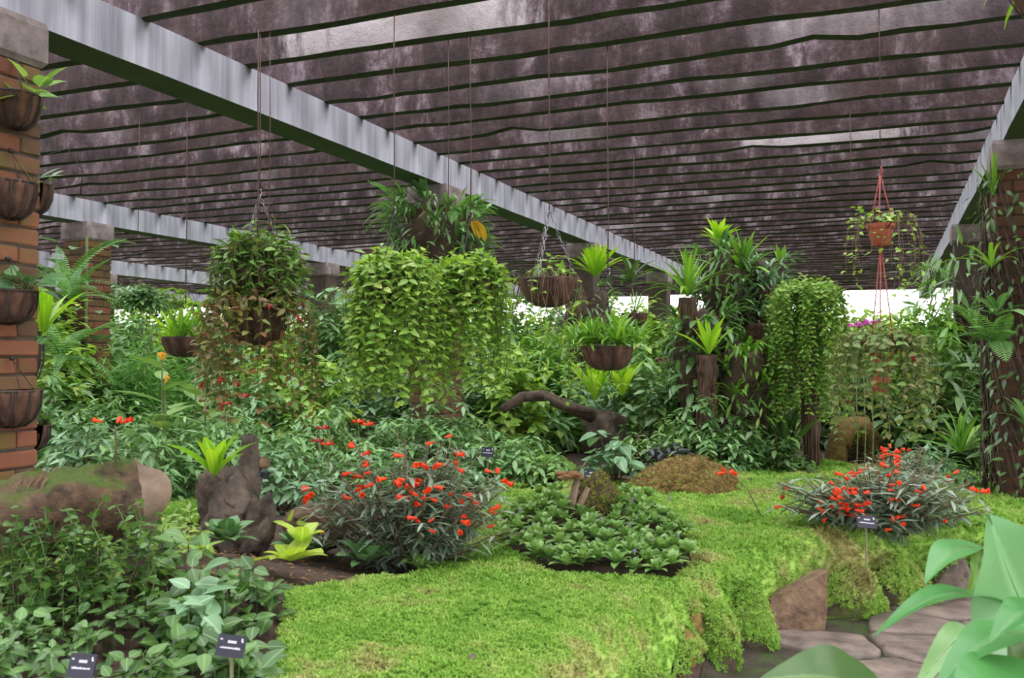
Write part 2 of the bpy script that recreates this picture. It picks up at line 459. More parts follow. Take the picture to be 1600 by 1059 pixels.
# ------------------------------------------------------------------ setting: roof of slats on beams on brick pillars
Z_BEAM = 3.40; H_BEAM = 0.30; Z_SLAT = 3.69; PITCH_Y = 0.51; Y0_SLAT = 4.43
ceiling = bpy.data.objects.new('ceiling', None); COL.objects.link(ceiling)
ceiling['kind'] = 'structure'; ceiling['label'] = 'louvred roof of dark weathered concrete slats set on edge across pale beams'
def slat_mesh(seed):
    r = np.random.default_rng(seed)
    xs = np.arange(-34, 14.01, .28); n = len(xs)
    th, h = .075, .46
    wob = np.convolve(r.normal(0, .012, n + 6), np.ones(3) / 3, 'same')[3:-3]
    chip = np.where(r.random(n) < .04, r.uniform(.015, .05, n), 0)
    yo = np.convolve(r.normal(0, .012, n + 8), np.ones(5) / 5, 'same')[4:-4]
    V = np.zeros((n, 5, 3))
    V[:, :, 0] = xs[:, None]
    b = wob + chip
    V[:, 0, 1] = -th / 2 + yo; V[:, 0, 2] = b + .012 + r.uniform(0, .012, n)
    V[:, 1, 1] = yo; V[:, 1, 2] = b
    V[:, 2, 1] = th / 2 + yo; V[:, 2, 2] = b + .01
    V[:, 3, 1] = th / 2 + yo; V[:, 3, 2] = h
    V[:, 4, 1] = -th / 2 + yo; V[:, 4, 2] = h
    Q = []
    for i in range(n - 1):
        for k in range(5):
            k2 = (k + 1) % 5
            Q.append((i * 5 + k, i * 5 + k2, (i + 1) * 5 + k2, (i + 1) * 5 + k))
    V = V.reshape(-1, 3)
    T = [(0, 4, 3), (0, 3, 2), (0, 2, 1)]; e = (n - 1) * 5
    T += [(e, e + 3, e + 4), (e, e + 2, e + 3), (e, e + 1, e + 2)]
    return npmesh('slat', V, [np.array(T), np.array(Q)], M_SLAT, False)
SLATM = [slat_mesh(s) for s in range(6)]
k0 = -int((Y0_SLAT + 7) / PITCH_Y)
for k in range(k0, 52):
    o = obj('slat', SLATM[(k * 5 + k // 3) % 6], ceiling, (random.uniform(-.6, .6), Y0_SLAT + k * PITCH_Y + random.uniform(-.02, .02), Z_SLAT + random.uniform(-.006, .012)))
    o.rotation_euler = (random.uniform(-.03, .03), 0, random.uniform(-.0012, .0012))
    if k in (2, 10):
        o.data = o.data.copy(); o.data.materials[0] = M_SLATP if k == 2 else M_SLATQ; o.location.x = 0
Y_END = Y0_SLAT + 51 * PITCH_Y
BEAM_X = [1.05, -4.40, -9.95, -15.5, -21.0, 6.5]
BEAM_LABEL = ['pale whitewashed concrete beam running over the vine-covered brick pillar', 'long pale whitewashed concrete beam crossing from the brick pillar into the middle',
              'pale concrete beam behind the large hanging lipstick plant', 'pale concrete beam above the rounded clipped bush', 'farthest pale concrete beam low behind the bromeliad basket', 'pale concrete beam over the path']
for bxi, (bx, lb) in enumerate(zip(BEAM_X, BEAM_LABEL)):
    m = MB(); ys = np.arange(-7.0, Y_END + .3, .5); w = .15; V = []
    for y in ys:
        j = random.uniform(-.006, .006)
        V += [(-w + j, y, -H_BEAM / 2), (w + j, y, -H_BEAM / 2), (w + j, y, H_BEAM / 2), (-w + j, y, H_BEAM / 2)]
    Q = [(i * 4 + k, (i + 1) * 4 + k, (i + 1) * 4 + (k + 1) % 4, i * 4 + (k + 1) % 4) for i in range(len(ys) - 1) for k in range(4)]
    e = (len(ys) - 1) * 4
    Q += [(0, 1, 2, 3), (e + 3, e + 2, e + 1, e)]
    m.add(V, (), Q)
    # object origin is shifted so the run-off streaks fall below the slats
    o = obj('beam', m.mesh('beam', M_BEAM, False), None, (bx, Y0_SLAT - PITCH_Y * .5 - 4 * PITCH_Y, Z_BEAM + H_BEAM / 2))
    o.location.y = (Y0_SLAT + .255) % .51
    o['kind'] = 'structure'; o['label'] = lb

def brick_mesh(l, d, h, mat=None):
    bm = bmesh.new(); bmesh.ops.create_cube(bm, size=1)
    bmesh.ops.scale(bm, vec=(l, d, h), verts=bm.verts)
    bmesh.ops.bevel(bm, geom=bm.edges[:], offset=.008, segments=1, affect='EDGES')
    for v in bm.verts: v.co += Vector((random.uniform(-.003, .003), random.uniform(-.003, .003), random.uniform(-.002, .002)))
    me = bpy.data.meshes.new('brick'); bm.to_mesh(me); bm.free(); me.materials.append(mat or M_BRICK)
    return me
PW, BD, BH, CH = .42, .125, .083, .097
BRICKS = [brick_mesh(PW - BD - .012, BD, BH) for _ in range(4)]
DBRICKS = [brick_mesh(PW - BD - .012, BD, BH, M_DBRICK) for _ in range(4)]
def pillar(x, y, label, z0=.25, courses=True, bricks=None):
    root = bpy.data.objects.new('pillar', None); COL.objects.link(root); root.location = (x, y, z0)
    root['kind'] = 'structure'; root['label'] = label
    top = Z_BEAM - z0 - .24
    i = .014
    c = MB().box((-PW / 2 + i, -PW / 2 + i, -.3), (PW / 2 - i, PW / 2 - i, top + .02)).mesh('core', M_MORTAR, False)
    obj('core', c, root)
    cp = MB(); w = PW / 2 + .02
    cp.lathe([(0.001, top), (w * 1.28, top), (w * 1.42, top + .03), (w * 1.42, Z_BEAM - z0 - .03), (w * 1.36, Z_BEAM - z0 + .004), (.001, Z_BEAM - z0 + .004)], 4)
    me = cp.mesh('capital', M_CAPITAL, False); me.transform(Matrix.Rotation(PI / 4, 4, 'Z'))
    obj('capital', me, root)
    n = int(top / CH) if courses else 0
    hl = (PW - BD - .012) / 2; off = PW / 2 - BD / 2
    for cidx in range(n):
        z = (cidx + .5) * CH
        fl = cidx % 2
        for k in range(4):
            a = k * PI / 2
            sx = (-1 if fl else 1) * (BD / 2 + .003)
            lx, ly = sx, -off + random.uniform(-.004, .004)
            ca, sa = math.cos(a), math.sin(a)
            obj('brick', (bricks or BRICKS)[(cidx + k * 3) % 4], root, (ca * lx - sa * ly, sa * lx + ca * ly, z + random.uniform(-.003, .003)), (0, 0, a + random.choice((0, PI))))
    return root
pillar(-4.42, 3.45, 'mossy red brick pillar hung with coir baskets at the edge of the picture')
pillar(-4.42, 8.8, 'brick pillar wrapped in epiphytes under the long beam', bricks=DBRICKS)
pillar(-4.42, 14.0, 'pillar crowned with a nest fern under the long beam', courses=False)
pillar(-4.42, 19.2, 'small dark pillar at the far end of the long beam', courses=False)
pillar(1.05, 8.8, 'dark brick pillar draped with roots and creepers', bricks=DBRICKS)
pillar(1.05, 14.0, 'pillar buried in drooping leaves behind the vine-draped brick pillar', courses=False)
pillar(-9.95, 9.4, 'brick pillar behind the split-leaf climber')
pillar(-9.95, 15.0, 'short piece of pillar behind the lotus-like leaves', courses=False)
pillar(-15.5, 15.0, 'far pillar under the third beam', courses=False)

# ------------------------------------------------------------------ setting: ground
PATH = [G(1640, 930, 0), G(1560, 938, 0), G(1420, 950, 0), G(1290, 968, 0), G(1215, 996, 0), G(1140, 1046, 0), G(1070, 1100, 0), G(900, 1290, 0), G(600, 1560, 0)]
PATH = [(p.x, p.y) for p in PATH] + [(-2.2, -.6), (-2.2, -4), (7, -4), (7, 7.5)]
MOUND = W(110, 900, 4.3)
def gz(x, y):
    x = np.asarray(x, float); y = np.asarray(y, float)
    d = np.where(inpoly(x, y, PATH), 0, polydist(x, y, PATH))
    t = np.clip(d / .22, 0, 1); t = t * t * (3 - 2 * t)
    z = .42 * t + (vnoise(x, y, .9) - .5) * .07 * t + (vnoise(x, y, .33) - .5) * .035 * t
    z = z + .30 * np.exp(-((x - MOUND.x) ** 2 + (y - MOUND.y) ** 2) / .8) * t
    CEN = G(925, 820)
    z = z + .10 * np.exp(-((x - CEN.x) ** 2 + (y - CEN.y) ** 2) / .6) * t
    return z
def gz1(x, y): return float(gz(np.array([x]), np.array([y]))[0])
def onground(px, py, z=.42):
    p = G(px, py, z)
    for _ in range(4): p = G(px, py, gz1(p.x, p.y))
    return p
def grid_mesh(name, xs, ys, mat, zf, mask=None):
    X, Y = np.meshgrid(xs, ys); Z = zf(X, Y)
    V = np.stack([X, Y, Z], -1).reshape(-1, 3)
    nx, ny = len(xs), len(ys)
    I = np.arange(nx * ny).reshape(ny, nx)
    Q = np.stack([I[:-1, :-1], I[:-1, 1:], I[1:, 1:], I[1:, :-1]], -1).reshape(-1, 4)
    if mask is not None:
        mk = mask(X, Y).reshape(-1); Q = Q[mk[Q].all(1)]
    return npmesh(name, V, Q, mat, True)
ground = obj('ground', grid_mesh('ground', np.arange(-13, 6.5, .09), np.arange(-3.5, 15, .09), M_SOIL, gz))
ground['kind'] = 'structure'; ground['label'] = 'dark brown soil of the planting beds'
fg = obj('ground', grid_mesh('far_ground', np.arange(-70, 60, 4.0), np.arange(-40, 90, 4.0), M_SOIL, lambda x, y: np.full(x.shape, -.06) + .36 * ((y > 14.4))))
fg['kind'] = 'structure'; fg['label'] = 'earth under the far planting'

# lawn of moss
LAWN_PX = [(400, 1180), (425, 1050), (452, 962), (540, 932), (600, 912), (690, 885), (735, 850), (752, 800), (780, 782), (840, 775), (880, 765), (990, 768), (1060, 772), (1120, 745), (1130, 728), (1200, 722), (1300, 724), (1440, 738), (1530, 752), (1640, 790), (1700, 860), (1640, 905), (1520, 918), (1400, 930), (1300, 942), (1260, 925), (1195, 960), (1120, 985), (1040, 1040), (980, 1110), (880, 1230), (700, 1300), (500, 1300)]
LAWN = [(p.x, p.y) for p in (G(a, b) for a, b in LAWN_PX)]
HOLE_PX = [(778, 835), (800, 862), (860, 885), (960, 893), (1050, 893), (1082, 872), (1070, 840), (1010, 800), (940, 780), (850, 790)]
HOLE = [(p.x, p.y) for p in (G(a, b, .47) for a, b in HOLE_PX)]
PATCHES = [[(p.x, p.y) for p in (G(a, b) for a, b in q)] for q in (
    [(255, 775), (330, 772), (345, 815), (300, 830), (250, 820)], [(735, 750), (800, 735), (870, 722), (900, 735), (870, 760), (780, 775)],
    [(1430, 735), (1540, 735), (1545, 765), (1440, 760)])]
def lawn_mask(x, y):
    r = inpoly(x, y, LAWN) & ~inpoly(x, y, HOLE) & ~inpoly(x, y, PATH) & (polydist(x, y, PATH) > .05)
    for q in PATCHES: r |= inpoly(x, y, q)
    return r
def lawn_z(x, y): return gz(x, y) + .005 + .035 * vnoise(x, y, .17) + .02 * vnoise(x + 9, y, .07)
lawn = obj('lawn', grid_mesh('lawn', np.arange(-7, 5.5, .05), np.arange(1.5, 12.5, .05), M_LAWNBASE, lawn_z, lawn_mask))
tag(lawn, 'bright yellow-green feathery moss lawn across the middle of the garden', 'grass', kind='stuff')

def sprig_tpl():
    """one moss sprig: seven small curved leaflets"""
    r = np.random.default_rng(11); V = []; T = []
    for k in range(7):
        a = k * 2.4 + r.uniform(-.4, .4); tl = r.uniform(.25, 1.1); L = r.uniform(.7, 1.15)
        d = np.array([math.cos(a) * math.sin(tl), math.sin(a) * math.sin(tl), math.cos(tl)])
        s = np.array([-math.sin(a), math.cos(a), 0]) * .16
        b = d * .05; mid = d * L * .55; tip = d * L + np.array([math.cos(a), math.sin(a), -.5]) * .22
        i = len(V); V += [b, mid - s, mid + s, tip]
        T += [(i, i + 1, i + 2), (i + 1, i + 3, i + 2)]
    return np.array(V), np.array(T)
SPV, SPT = sprig_tpl()
def sprigs(P, size, tilt=None, nrm=None):
    """joined vertices and triangles for sprigs at points P (n,3)"""
    n = len(P); a = rng.uniform(0, 2 * PI, n); s = size * rng.uniform(.6, 1.35, n)
    if nrm is None:
        nrm = np.zeros((n, 3)); nrm[:, 2] = 1
        nrm[:, :2] = rng.normal(0, .25, (n, 2))
    nz = nrm / np.linalg.norm(nrm, axis=1)[:, None]
    ref = np.tile(np.array([[1.0, .13, .05]]), (n, 1))
    x = np.cross(ref, nz); x /= np.linalg.norm(x, axis=1)[:, None]; y = np.cross(nz, x)
    ca, sa = np.cos(a)[:, None], np.sin(a)[:, None]
    X = x * ca + y * sa; Y = -x * sa + y * ca
    M = np.stack([X, Y, nz], -1) * s[:, None, None]
    V = np.einsum('nij,kj->nki', M, SPV) + P[:, None]
    T = SPT[None] + (np.arange(n) * len(SPV))[:, None, None]
    return V.reshape(-1, 3), T.reshape(-1, 3), np.repeat(rng.random(n), len(SPV))
xs = rng.uniform(-7, 5.5, 1150000); ys = rng.uniform(1.5, 12.5, 1150000)
dd = xs * FWD.x + ys * FWD.y; ll = xs * RGT.x + ys * RGT.y
keep = (dd > 3.0) & (np.abs(ll) < dd * .62 + .2)
dens = np.clip((4.2 / np.maximum(dd, .1)) ** 1.7, .12, 1.0)
keep &= rng.random(len(xs)) < dens
xs, ys = xs[keep], ys[keep]
k2 = lawn_mask(xs, ys); xs, ys = xs[k2], ys[k2]
zz = lawn_z(xs, ys); e_ = .03
nl = np.stack([-(lawn_z(xs + e_, ys) - zz) / e_, -(lawn_z(xs, ys + e_) - zz) / e_, np.ones(len(xs))], -1)
nl = nrm_rows = nl / np.linalg.norm(nl, axis=1)[:, None] + np.random.default_rng(5).normal(0, .25, (len(xs), 3))
P = np.stack([xs, ys, zz + .004], -1)
dd = xs * FWD.x + ys * FWD.y
V, T, tn = sprigs(P, .022 * np.clip(dd / 4.6, .9, 1.7), nrm=nl)
lm = obj('moss_sprigs', npmesh('moss_sprigs', V, T, M_LAWN, False, tn), lawn); lm['kind'] = 'stuff'
print('lawn sprigs', len(P))

# ------------------------------------------------------------------ plant builders
def prof_fn(kind):
    return {
        'ovate': lambda t: np.sin(PI * t ** .72) ** .85,
        'obovate': lambda t: np.sin(PI * t ** 1.35) ** .8,
        'lance': lambda t: np.sin(PI * t ** .8) ** 1.1,
        'round': lambda t: np.sqrt(np.clip(1 - (2 * t - 1) ** 2, 0, 1)),
        'heart': lambda t: np.where(t < .14, .95 * np.sqrt(np.clip(t / .14, 0, 1)), np.cos((t - .14) / .86 * PI / 2) ** .8),
        'strap': lambda t: np.minimum(1, (t + .12) * 4) * np.clip((1 - t) * 3.2, 0, 1) ** .6 * .9,
        'nest': lambda t: (.28 + .72 * np.sin(PI * np.clip(t, 0, 1) ** .9) ** .8) * np.clip((1 - t) * 5, 0, 1) ** .55,
    }[kind]

def leaf_tpl(kind, w, n=4, fold=.18, curl=.15):
    pf = prof_fn(kind)
    t = np.linspace(0, 1, n + 1); hw = pf(t) * w / 2
    V = [(0, 0, 0)]; rows = []
    for i in range(1, n):
        z = -curl * t[i] ** 2
        rows.append(len(V))
        V += [(-hw[i], t[i], z + fold * hw[i]), (0, t[i], z), (hw[i], t[i], z + fold * hw[i])]
    tip = len(V); V.append((0, 1, -curl))
    T = [(0, rows[0] + 1, rows[0]), (0, rows[0] + 2, rows[0] + 1)]
    for a, b in zip(rows[:-1], rows[1:]):
        for s in (0, 1):
            T += [(a + s, a + s + 1, b + s + 1), (a + s, b + s + 1, b + s)]
    a = rows[-1]; T += [(a, a + 1, tip), (a + 1, a + 2, tip)]
    return np.array(V, float), np.array(T, int)
def tpl_mid(V): return (np.abs(V[:, 0]) < 1e-6).astype(float)

SHAPES = {'ovate': ('ovate', .52), 'wide': ('ovate', .68), 'obovate': ('obovate', .42), 'lance': ('lance', .2), 'narrow': ('lance', .11),
          'round': ('round', .85), 'heart': ('heart', .78), 'obround': ('obovate', .6), 'ell': ('ovate', .38)}
_TPL = {}
def tpl(shape, hi):
    k = (shape, hi)
    if k not in _TPL:
        kind, w = SHAPES[shape]
        _TPL[k] = leaf_tpl(kind, w, 5 if hi else 2 if shape != 'heart' else 3, .2, .18)
    return _TPL[k]
_TM = {}
def tpl_mesh(shape, mat):
    k = (shape, mat.name)
    if k not in _TM:
        V, T = tpl(shape, True); _TM[k] = npmesh('leaf', V, T, mat, True, mid=tpl_mid(V))
    return _TM[k]

def nrmz(a): return a / (np.linalg.norm(a, axis=-1, keepdims=True) + 1e-9)

def rotmats(D, Nn):
    Y = nrmz(D); X = np.cross(Y, Nn); bad = np.linalg.norm(X, axis=1) < 1e-3
    X[bad] = np.cross(Y[bad], np.array([.3, .9, .1])); X = nrmz(X); Z = np.cross(X, Y)
    return np.stack([X, Y, Z], -1)

CAMP = np.array(EYE)
def add_leaves(parent, P, D, Nn, S, shape, mat, nobj=60, part='leaf', join='foliage'):
    """leaves at world points P; the nobj nearest the viewer are parts of their own, the rest one part of kind stuff"""
    P = np.asarray(P, float); n = len(P); S = np.broadcast_to(np.asarray(S, float), (n,))
    if n == 0: return
    L0 = np.array(parent.location)
    R = rotmats(np.asarray(D, float), np.asarray(Nn, float))
    order = np.argsort(np.linalg.norm(P - CAMP, axis=1))
    near, rest = order[:nobj], order[nobj:]
    if len(near):
        me = tpl_mesh(shape, mat)
        for i in near:
            o = bpy.data.objects.new(part, me); COL.objects.link(o); o.parent = parent
            M = Matrix(R[i].tolist()).to_4x4(); s = S[i]
            for r in range(3):
                for c in range(3): M[r][c] *= s
            M.translation = P[i] - L0
            o.matrix_basis = M
    if len(rest):
        V, T = tpl(shape, np.linalg.norm(P - CAMP, axis=1).mean() < 5.2)
        A = np.einsum('nij,kj->nki', R[rest] * S[rest][:, None, None], V) + (P[rest] - L0)[:, None]
        TT = T[None] + (np.arange(len(rest)) * len(V))[:, None, None]
        o = obj(join, npmesh(join, A.reshape(-1, 3), TT.reshape(-1, 3), mat, True, np.repeat(rng.random(len(rest)), len(V)), np.tile(tpl_mid(V), len(rest))), parent)
        o['kind'] = 'stuff'

def add_mesh(parent, mb, name, mat, kind=None, smooth=True):
    if not mb.V: return None
    me = mb.mesh(name, mat, smooth)
    me.transform(Matrix.Translation(-Vector(parent.location)))
    o = obj(name, me, parent)
    if kind: o['kind'] = kind
    return o

def whorls(tips, axes, K, el, el_j=.25, gap=.012):
    T = len(tips); A = nrmz(axes)
    ref = np.tile(np.array([[.31, .95, .07]]), (T, 1))
    e1 = nrmz(np.cross(A, ref)); e2 = np.cross(A, e1)
    P = []; D = []; Nn = []
    ph0 = rng.uniform(0, 2 * PI, T)
    for k in range(K):
        ph = ph0 + k * 2.4 + rng.normal(0, .25, T)
        e = el - .35 * (k / max(1, K - 1)) + rng.normal(0, el_j, T)
        d = (np.cos(ph)[:, None] * e1 + np.sin(ph)[:, None] * e2) * np.cos(e)[:, None] + A * np.sin(e)[:, None]
        P.append(tips - A * (k * gap) + d * .008); D.append(d); Nn.append(A + rng.normal(0, .15, (T, 3)))
    return np.vstack(P), np.vstack(D), np.vstack(Nn)

def dome(n, base, rx, ry, h, lo=.7, full=False, rot=0.0):
    z = rng.uniform(-.75 if full else .03, 1, n); a = rng.uniform(0, 2 * PI, n)
    s = np.sqrt(1 - z * z); r = rng.uniform(lo, 1.0, n) * (.82 + .3 * np.sin(a * 3 + z * 4 + base[0] * 7) ** 2)
    d = np.stack([s * np.cos(a), s * np.sin(a), z], -1)
    p = d * np.array([rx, ry, h]) * r[:, None]
    if full: p[:, 2] += h
    p = p @ np.array([[math.cos(rot), math.sin(rot), 0], [-math.sin(rot), math.cos(rot), 0], [0, 0, 1]])
    d = d @ np.array([[math.cos(rot), math.sin(rot), 0], [-math.sin(rot), math.cos(rot), 0], [0, 0, 1]])
    return p + np.array(base), d

def bush(name, label, cat, base, rx, ry, h, tips, K, shape, L, mat, nobj=60, el=.25, up=.8, group=None, lo=.7, full=False, stems=8, smat=None, rot=YAW, lift=0.0):
    base = Vector(base); t = thing(name, label, cat, base, 0, group)
    tp, d = dome(tips, base + Vector((0, 0, lift)), rx, ry, h, lo, full, rot)
    ax = d * (1 - up) + np.array([0, 0, up])
    P, D, Nn = whorls(tp, ax, K, el, gap=L * .09)
    D[:, 2] -= .12
    add_leaves(t, P, D, Nn, L * rng.uniform(.65, 1.2, len(P)), shape, mat, nobj)
    if stems:
        mb = MB()
        for i in rng.choice(tips, min(stems, tips), replace=False):
            p = tp[i]; b = np.array(base) + np.array([rng.uniform(-.05, .05), rng.uniform(-.05, .05), -.03])
            m = (p + b) / 2 + np.array([0, 0, .04])
            mb.tube([b, m, p], [.008, .006, .003], 4)
        add_mesh(t, mb, 'stems', smat or M_BROWNSTEM, 'stuff')
    return t

def strap_mesh(name, L, Wd, a0, a1, kind, mat, n=9, fold=.3, wavy=0.0, pw=1.3):
    pf = prof_fn(kind); V = []; x = z = 0.0
    for i in range(n + 1):
        t = i / n; th = a0 + (a1 - a0) * t ** pw
        hw = max(.0008, float(pf(np.array(t))) * Wd / 2)
        nx, nz = -math.cos(th), math.sin(th)
        wv = wavy * Wd * math.sin(t * 17)
        f = fold * hw
        V += [(x + nx * f + nx * wv, -hw, z + nz * f + nz * wv), (x, 0, z), (x + nx * f - nx * wv, hw, z + nz * f - nz * wv)]
        x += math.sin(th) * L / n; z += math.cos(th) * L / n
    Q = []
    for i in range(n):
        a = i * 3; b = a + 3
        Q += [(a, a + 1, b + 1, b), (a + 1, a + 2, b + 2, b + 1)]
    return npmesh(name, V, np.array(Q), mat, True, mid=np.tile([0.0, 1.0, 0.0], n + 1))
_SM = {}
def rosette_parts(root, n, L, Wd, mat, a0=(.1, .9), a1=(.5, 1.7), kind='nest', fold=.3, wavy=0.0, off=(0, 0, 0), fan=None, key=None, part='leaf', tilt=None):
    k = (round(L, 3), round(Wd, 3), mat.name, a0, a1, kind, fold, wavy)
    if k not in _SM:
        _SM[k] = [strap_mesh('leaf', L * (1 - .18 * (1 - q / 4)), Wd, a0[0] + (a0[1] - a0[0]) * q / 4, a1[0] + (a1[1] - a1[0]) * q / 4, kind, mat, fold=fold, wavy=wavy) for q in range(5)]
    for i in range(n):
        q = min(4, max(0, int(5 * (i + .5) / n + random.uniform(-.6, .6))))
        az = i * 2.39996 + random.uniform(-.25, .25)
        if fan: az = fan[0] + (fan[1] - fan[0]) * random.random()
        o = obj(part, _SM[k][q], root, (off[0] + math.cos(az) * L * .02, off[1] + math.sin(az) * L * .02, off[2]))
        o.rotation_euler = (random.uniform(-.12, .12), random.uniform(-.12, .12), az)
        if tilt: o.rotation_euler = (Matrix.Rotation(tilt[1], 3, Vector((-math.sin(tilt[0]), math.cos(tilt[0]), 0))) @ Matrix.Rotation(az, 3, 'Z')).to_euler()
        s = random.uniform(.75, 1.12); o.scale = (s, s * random.uniform(.85, 1.15), s)

def rosette(name, label, cat, loc, n, L, Wd, mat, group=None, **kw):
    t = thing(name, label, cat, loc, random.uniform(0, 6.28), group)
    rosette_parts(t, n, L, Wd, mat, **kw)
    return t

def strands(center, nstr, r, length, arch=.05, flat=None, seed=0, r0=.3):
    """polylines that rise out of a basket, bend over its rim and hang down"""
    out = []
    for i in range(nstr):
        a = rng.uniform(0, 2 * PI); rr = r * rng.uniform(r0, 1.0) ** .7
        L = rng.uniform(*length)
        dx, dy = math.cos(a), math.sin(a)
        if flat: dx, dy = dx * flat[0], dy * flat[1]
        c = np.array(center); pts = [c + np.array([dx * min(rr, .2) * .2, dy * min(rr, .2) * .2, -.07])]
        pts.append(c + np.array([dx * rr * .6, dy * rr * .6, arch]))
        pts.append(c + np.array([dx * rr * .92, dy * rr * .92, arch * .6]))
        n = max(2, int(L / .07)); ph = rng.uniform(0, 6)
        for k in range(1, n + 1):
            u = k / n
            pts.append(c + np.array([dx * rr * (1 + .1 * math.sin(u * 2.2)) + .012 * math.sin(ph + u * 9), dy * rr * (1 + .1 * math.sin(u * 2.2)) + .012 * math.cos(ph + u * 8), arch * .4 - u * L]))
        out.append(np.array(pts))
    return out

def resample(P, s):
    seg = np.linalg.norm(np.diff(P, axis=0), axis=1); cum = np.concatenate([[0], np.cumsum(seg)])
    n = max(2, int(cum[-1] / s)); u = np.linspace(0, cum[-1], n)
    Q = np.stack([np.interp(u, cum, P[:, k]) for k in range(3)], -1)
    T = nrmz(np.gradient(Q, axis=0)); return Q, T

def vine_leaves(t, sl, L, shape, mat, nobj, spacing=None, droop=.35, pair=True, center=None, smat=None, stem=True, sr=.0025):
    PP = []; DD = []; NN = []; mb = MB()
    for s in sl:
        Q, T = resample(s, spacing or L * .75)
        n = len(Q)
        ref = np.tile(np.array([[.2, .3, 1.0]]), (n, 1)); ref[np.abs(T[:, 2]) > .8] = (1, .1, .1)
        e1 = nrmz(np.cross(T, ref)); e2 = np.cross(T, e1)
        ph = np.arange(n) * 1.57 + rng.uniform(0, 6) + rng.normal(0, .35, n)
        for sgn in ((0, PI) if pair else (0,)):
            d = np.cos(ph + sgn)[:, None] * e1 + np.sin(ph + sgn)[:, None] * e2
            if center is not None:
                o = Q - np.array(center); o[:, 2] = 0; d = d + nrmz(o) * .45
            d[:, 2] -= droop * rng.uniform(.2, 1.4, n)
            PP.append(Q); DD.append(d)
            nn = np.zeros((n, 3)); nn[:, 2] = 1
            if center is not None: nn += nrmz(o) * .5
            NN.append(nn + rng.normal(0, .25, (n, 3)))
        if stem: mb.tube(s[::2] if len(s) > 6 else s, sr, 3, False)
    P = np.vstack(PP); D = np.vstack(DD); Nn = np.vstack(NN)
    add_leaves(t, P, D, Nn, L * rng.uniform(.6, 1.2, len(P)), shape, mat, nobj)
    if stem: add_mesh(t, mb, 'stems', smat or M_STEM, 'stuff')
    return P

# flowers: one trumpet-shaped blossom mesh
def trumpet_mesh(mat, L=1.0):
    mb = MB(); prof = [(.04, 0), (.14, .2), (.17, .55), (.21, .75), (.3, .95), (.24, 1.0)]
    mb.lathe([(r * L, z * L) for r, z in prof], 6)
    return mb.mesh('flower', mat)
_FM = {}
def flower_at(parent, p, d, s, mat, name='flower'):
    if mat.name not in _FM: _FM[mat.name] = trumpet_mesh(mat)
    o = obj(name, _FM[mat.name], parent, Vector(p) - Vector(parent.location))
    o.rotation_euler = Vector(d).to_track_quat('Z', 'Y').to_euler(); o.scale = (s, s, s)
    return o

# baskets
def basket_mesh(r, h, seed, halves=False, segs=11, mat=None):
    rr = np.random.default_rng(seed); jit = rr.uniform(.93, 1.07, segs)
    def rf(a, z):
        u = a / (2 * PI) * segs; i = int(u) % segs; f = u - int(u)
        return jit[i] * (.84 + .2 * math.sin(PI * f) ** .6) * (1 + .03 * math.sin(a * 23 + z * 60))
    mb = MB()
    prof = [(.02 * r, -h), (.45 * r, -h * .97), (.75 * r, -h * .78), (.93 * r, -h * .42), (1.0 * r, -.02), (1.03 * r, 0.02), (.94 * r, .02), (.88 * r, -h * .2), (.02 * r, -h * .22)]
    mb.lathe(prof, 44, rfun=rf)
    return mb.mesh('liner', mat or M_COIR)
def hanging_basket(label, top_z_center, r, h, wire_top=None, chain=True, hang=.35, seed=1, group='hanging coir baskets', wire_mat=None, name='hanging_basket', liner_mat=None, chain_mat=None, long_wire=True, cat='basket'):
    """loc = centre of the rim; coir bowl, wire rim, ribs, chains and the long wire up to the roof slats"""
    c = Vector(top_z_center)
    t = thing(name, label, cat, c, random.uniform(0, 2), group)
    t.rotation_euler = (0, 0, 0)
    obj('liner', basket_mesh(r, h, seed, mat=liner_mat), t)
    wm = wire_mat or M_DARKWIRE
    ring = [(math.cos(a) * r * 1.04, math.sin(a) * r * 1.04, .01) for a in np.linspace(0, 2 * PI, 25)]
    obj('rim', MB().tube(ring, .004, 5, False).mesh('rim', wm), t)
    for k in range(6):
        a = k * PI / 3
        rib = [(math.cos(a) * r * f * 1.05, math.sin(a) * r * f * 1.05, z) for f, z in ((1.0, .01), (.97, -h * .4), (.8, -h * .76), (.5, -h * .97), (.02, -h * 1.03))]
        obj('rib', MB().tube(rib, .003, 4, False).mesh('rib', wm), t)
    hk = Vector((0, 0, hang))
    for k in range(3):
        a = k * 2 * PI / 3 + .5
        p0 = Vector((math.cos(a) * r * 1.03, math.sin(a) * r * 1.03, .01))
        mb = MB(); n = max(6, int((hk - p0).length / .032)) if chain else 1
        if chain:
            dv = (hk - p0) / n; side = dv.cross(Vector((0, 0, 1))).normalized(); s2 = dv.cross(side).normalized()
            for i in range(n):
                o = p0 + dv * i; sd = (side if i % 2 else s2) * .007
                mb.tube([o, o + dv * .3 + sd, o + dv * .9 + sd, o + dv * 1.2, o + dv * .9 - sd, o + dv * .3 - sd, o], .0026, 3, False)
        else:
            mb.tube([p0, hk], .0022, 4)
        obj('chain', mb.mesh('chain', chain_mat or (M_CHAIN if chain else wm)), t)
    if long_wire:
        top = Z_SLAT + .02 - c.z
        obj('wire', MB().tube([(0, 0, hang - .01), (.004, 0, hang + .3 * (top - hang)), (-.003, .002, hang + .7 * (top - hang)), (0, 0, top)], .0042, 5).mesh('wire', M_WIRE), t)
        hookm = MB().tube([(0, 0, hang - .02), (.014, 0, hang + .005), (.012, 0, hang + .03), (-.006, 0, hang + .04)], .004, 4)
        obj('hook', hookm.mesh('hook', M_CHAIN), t)
    return t

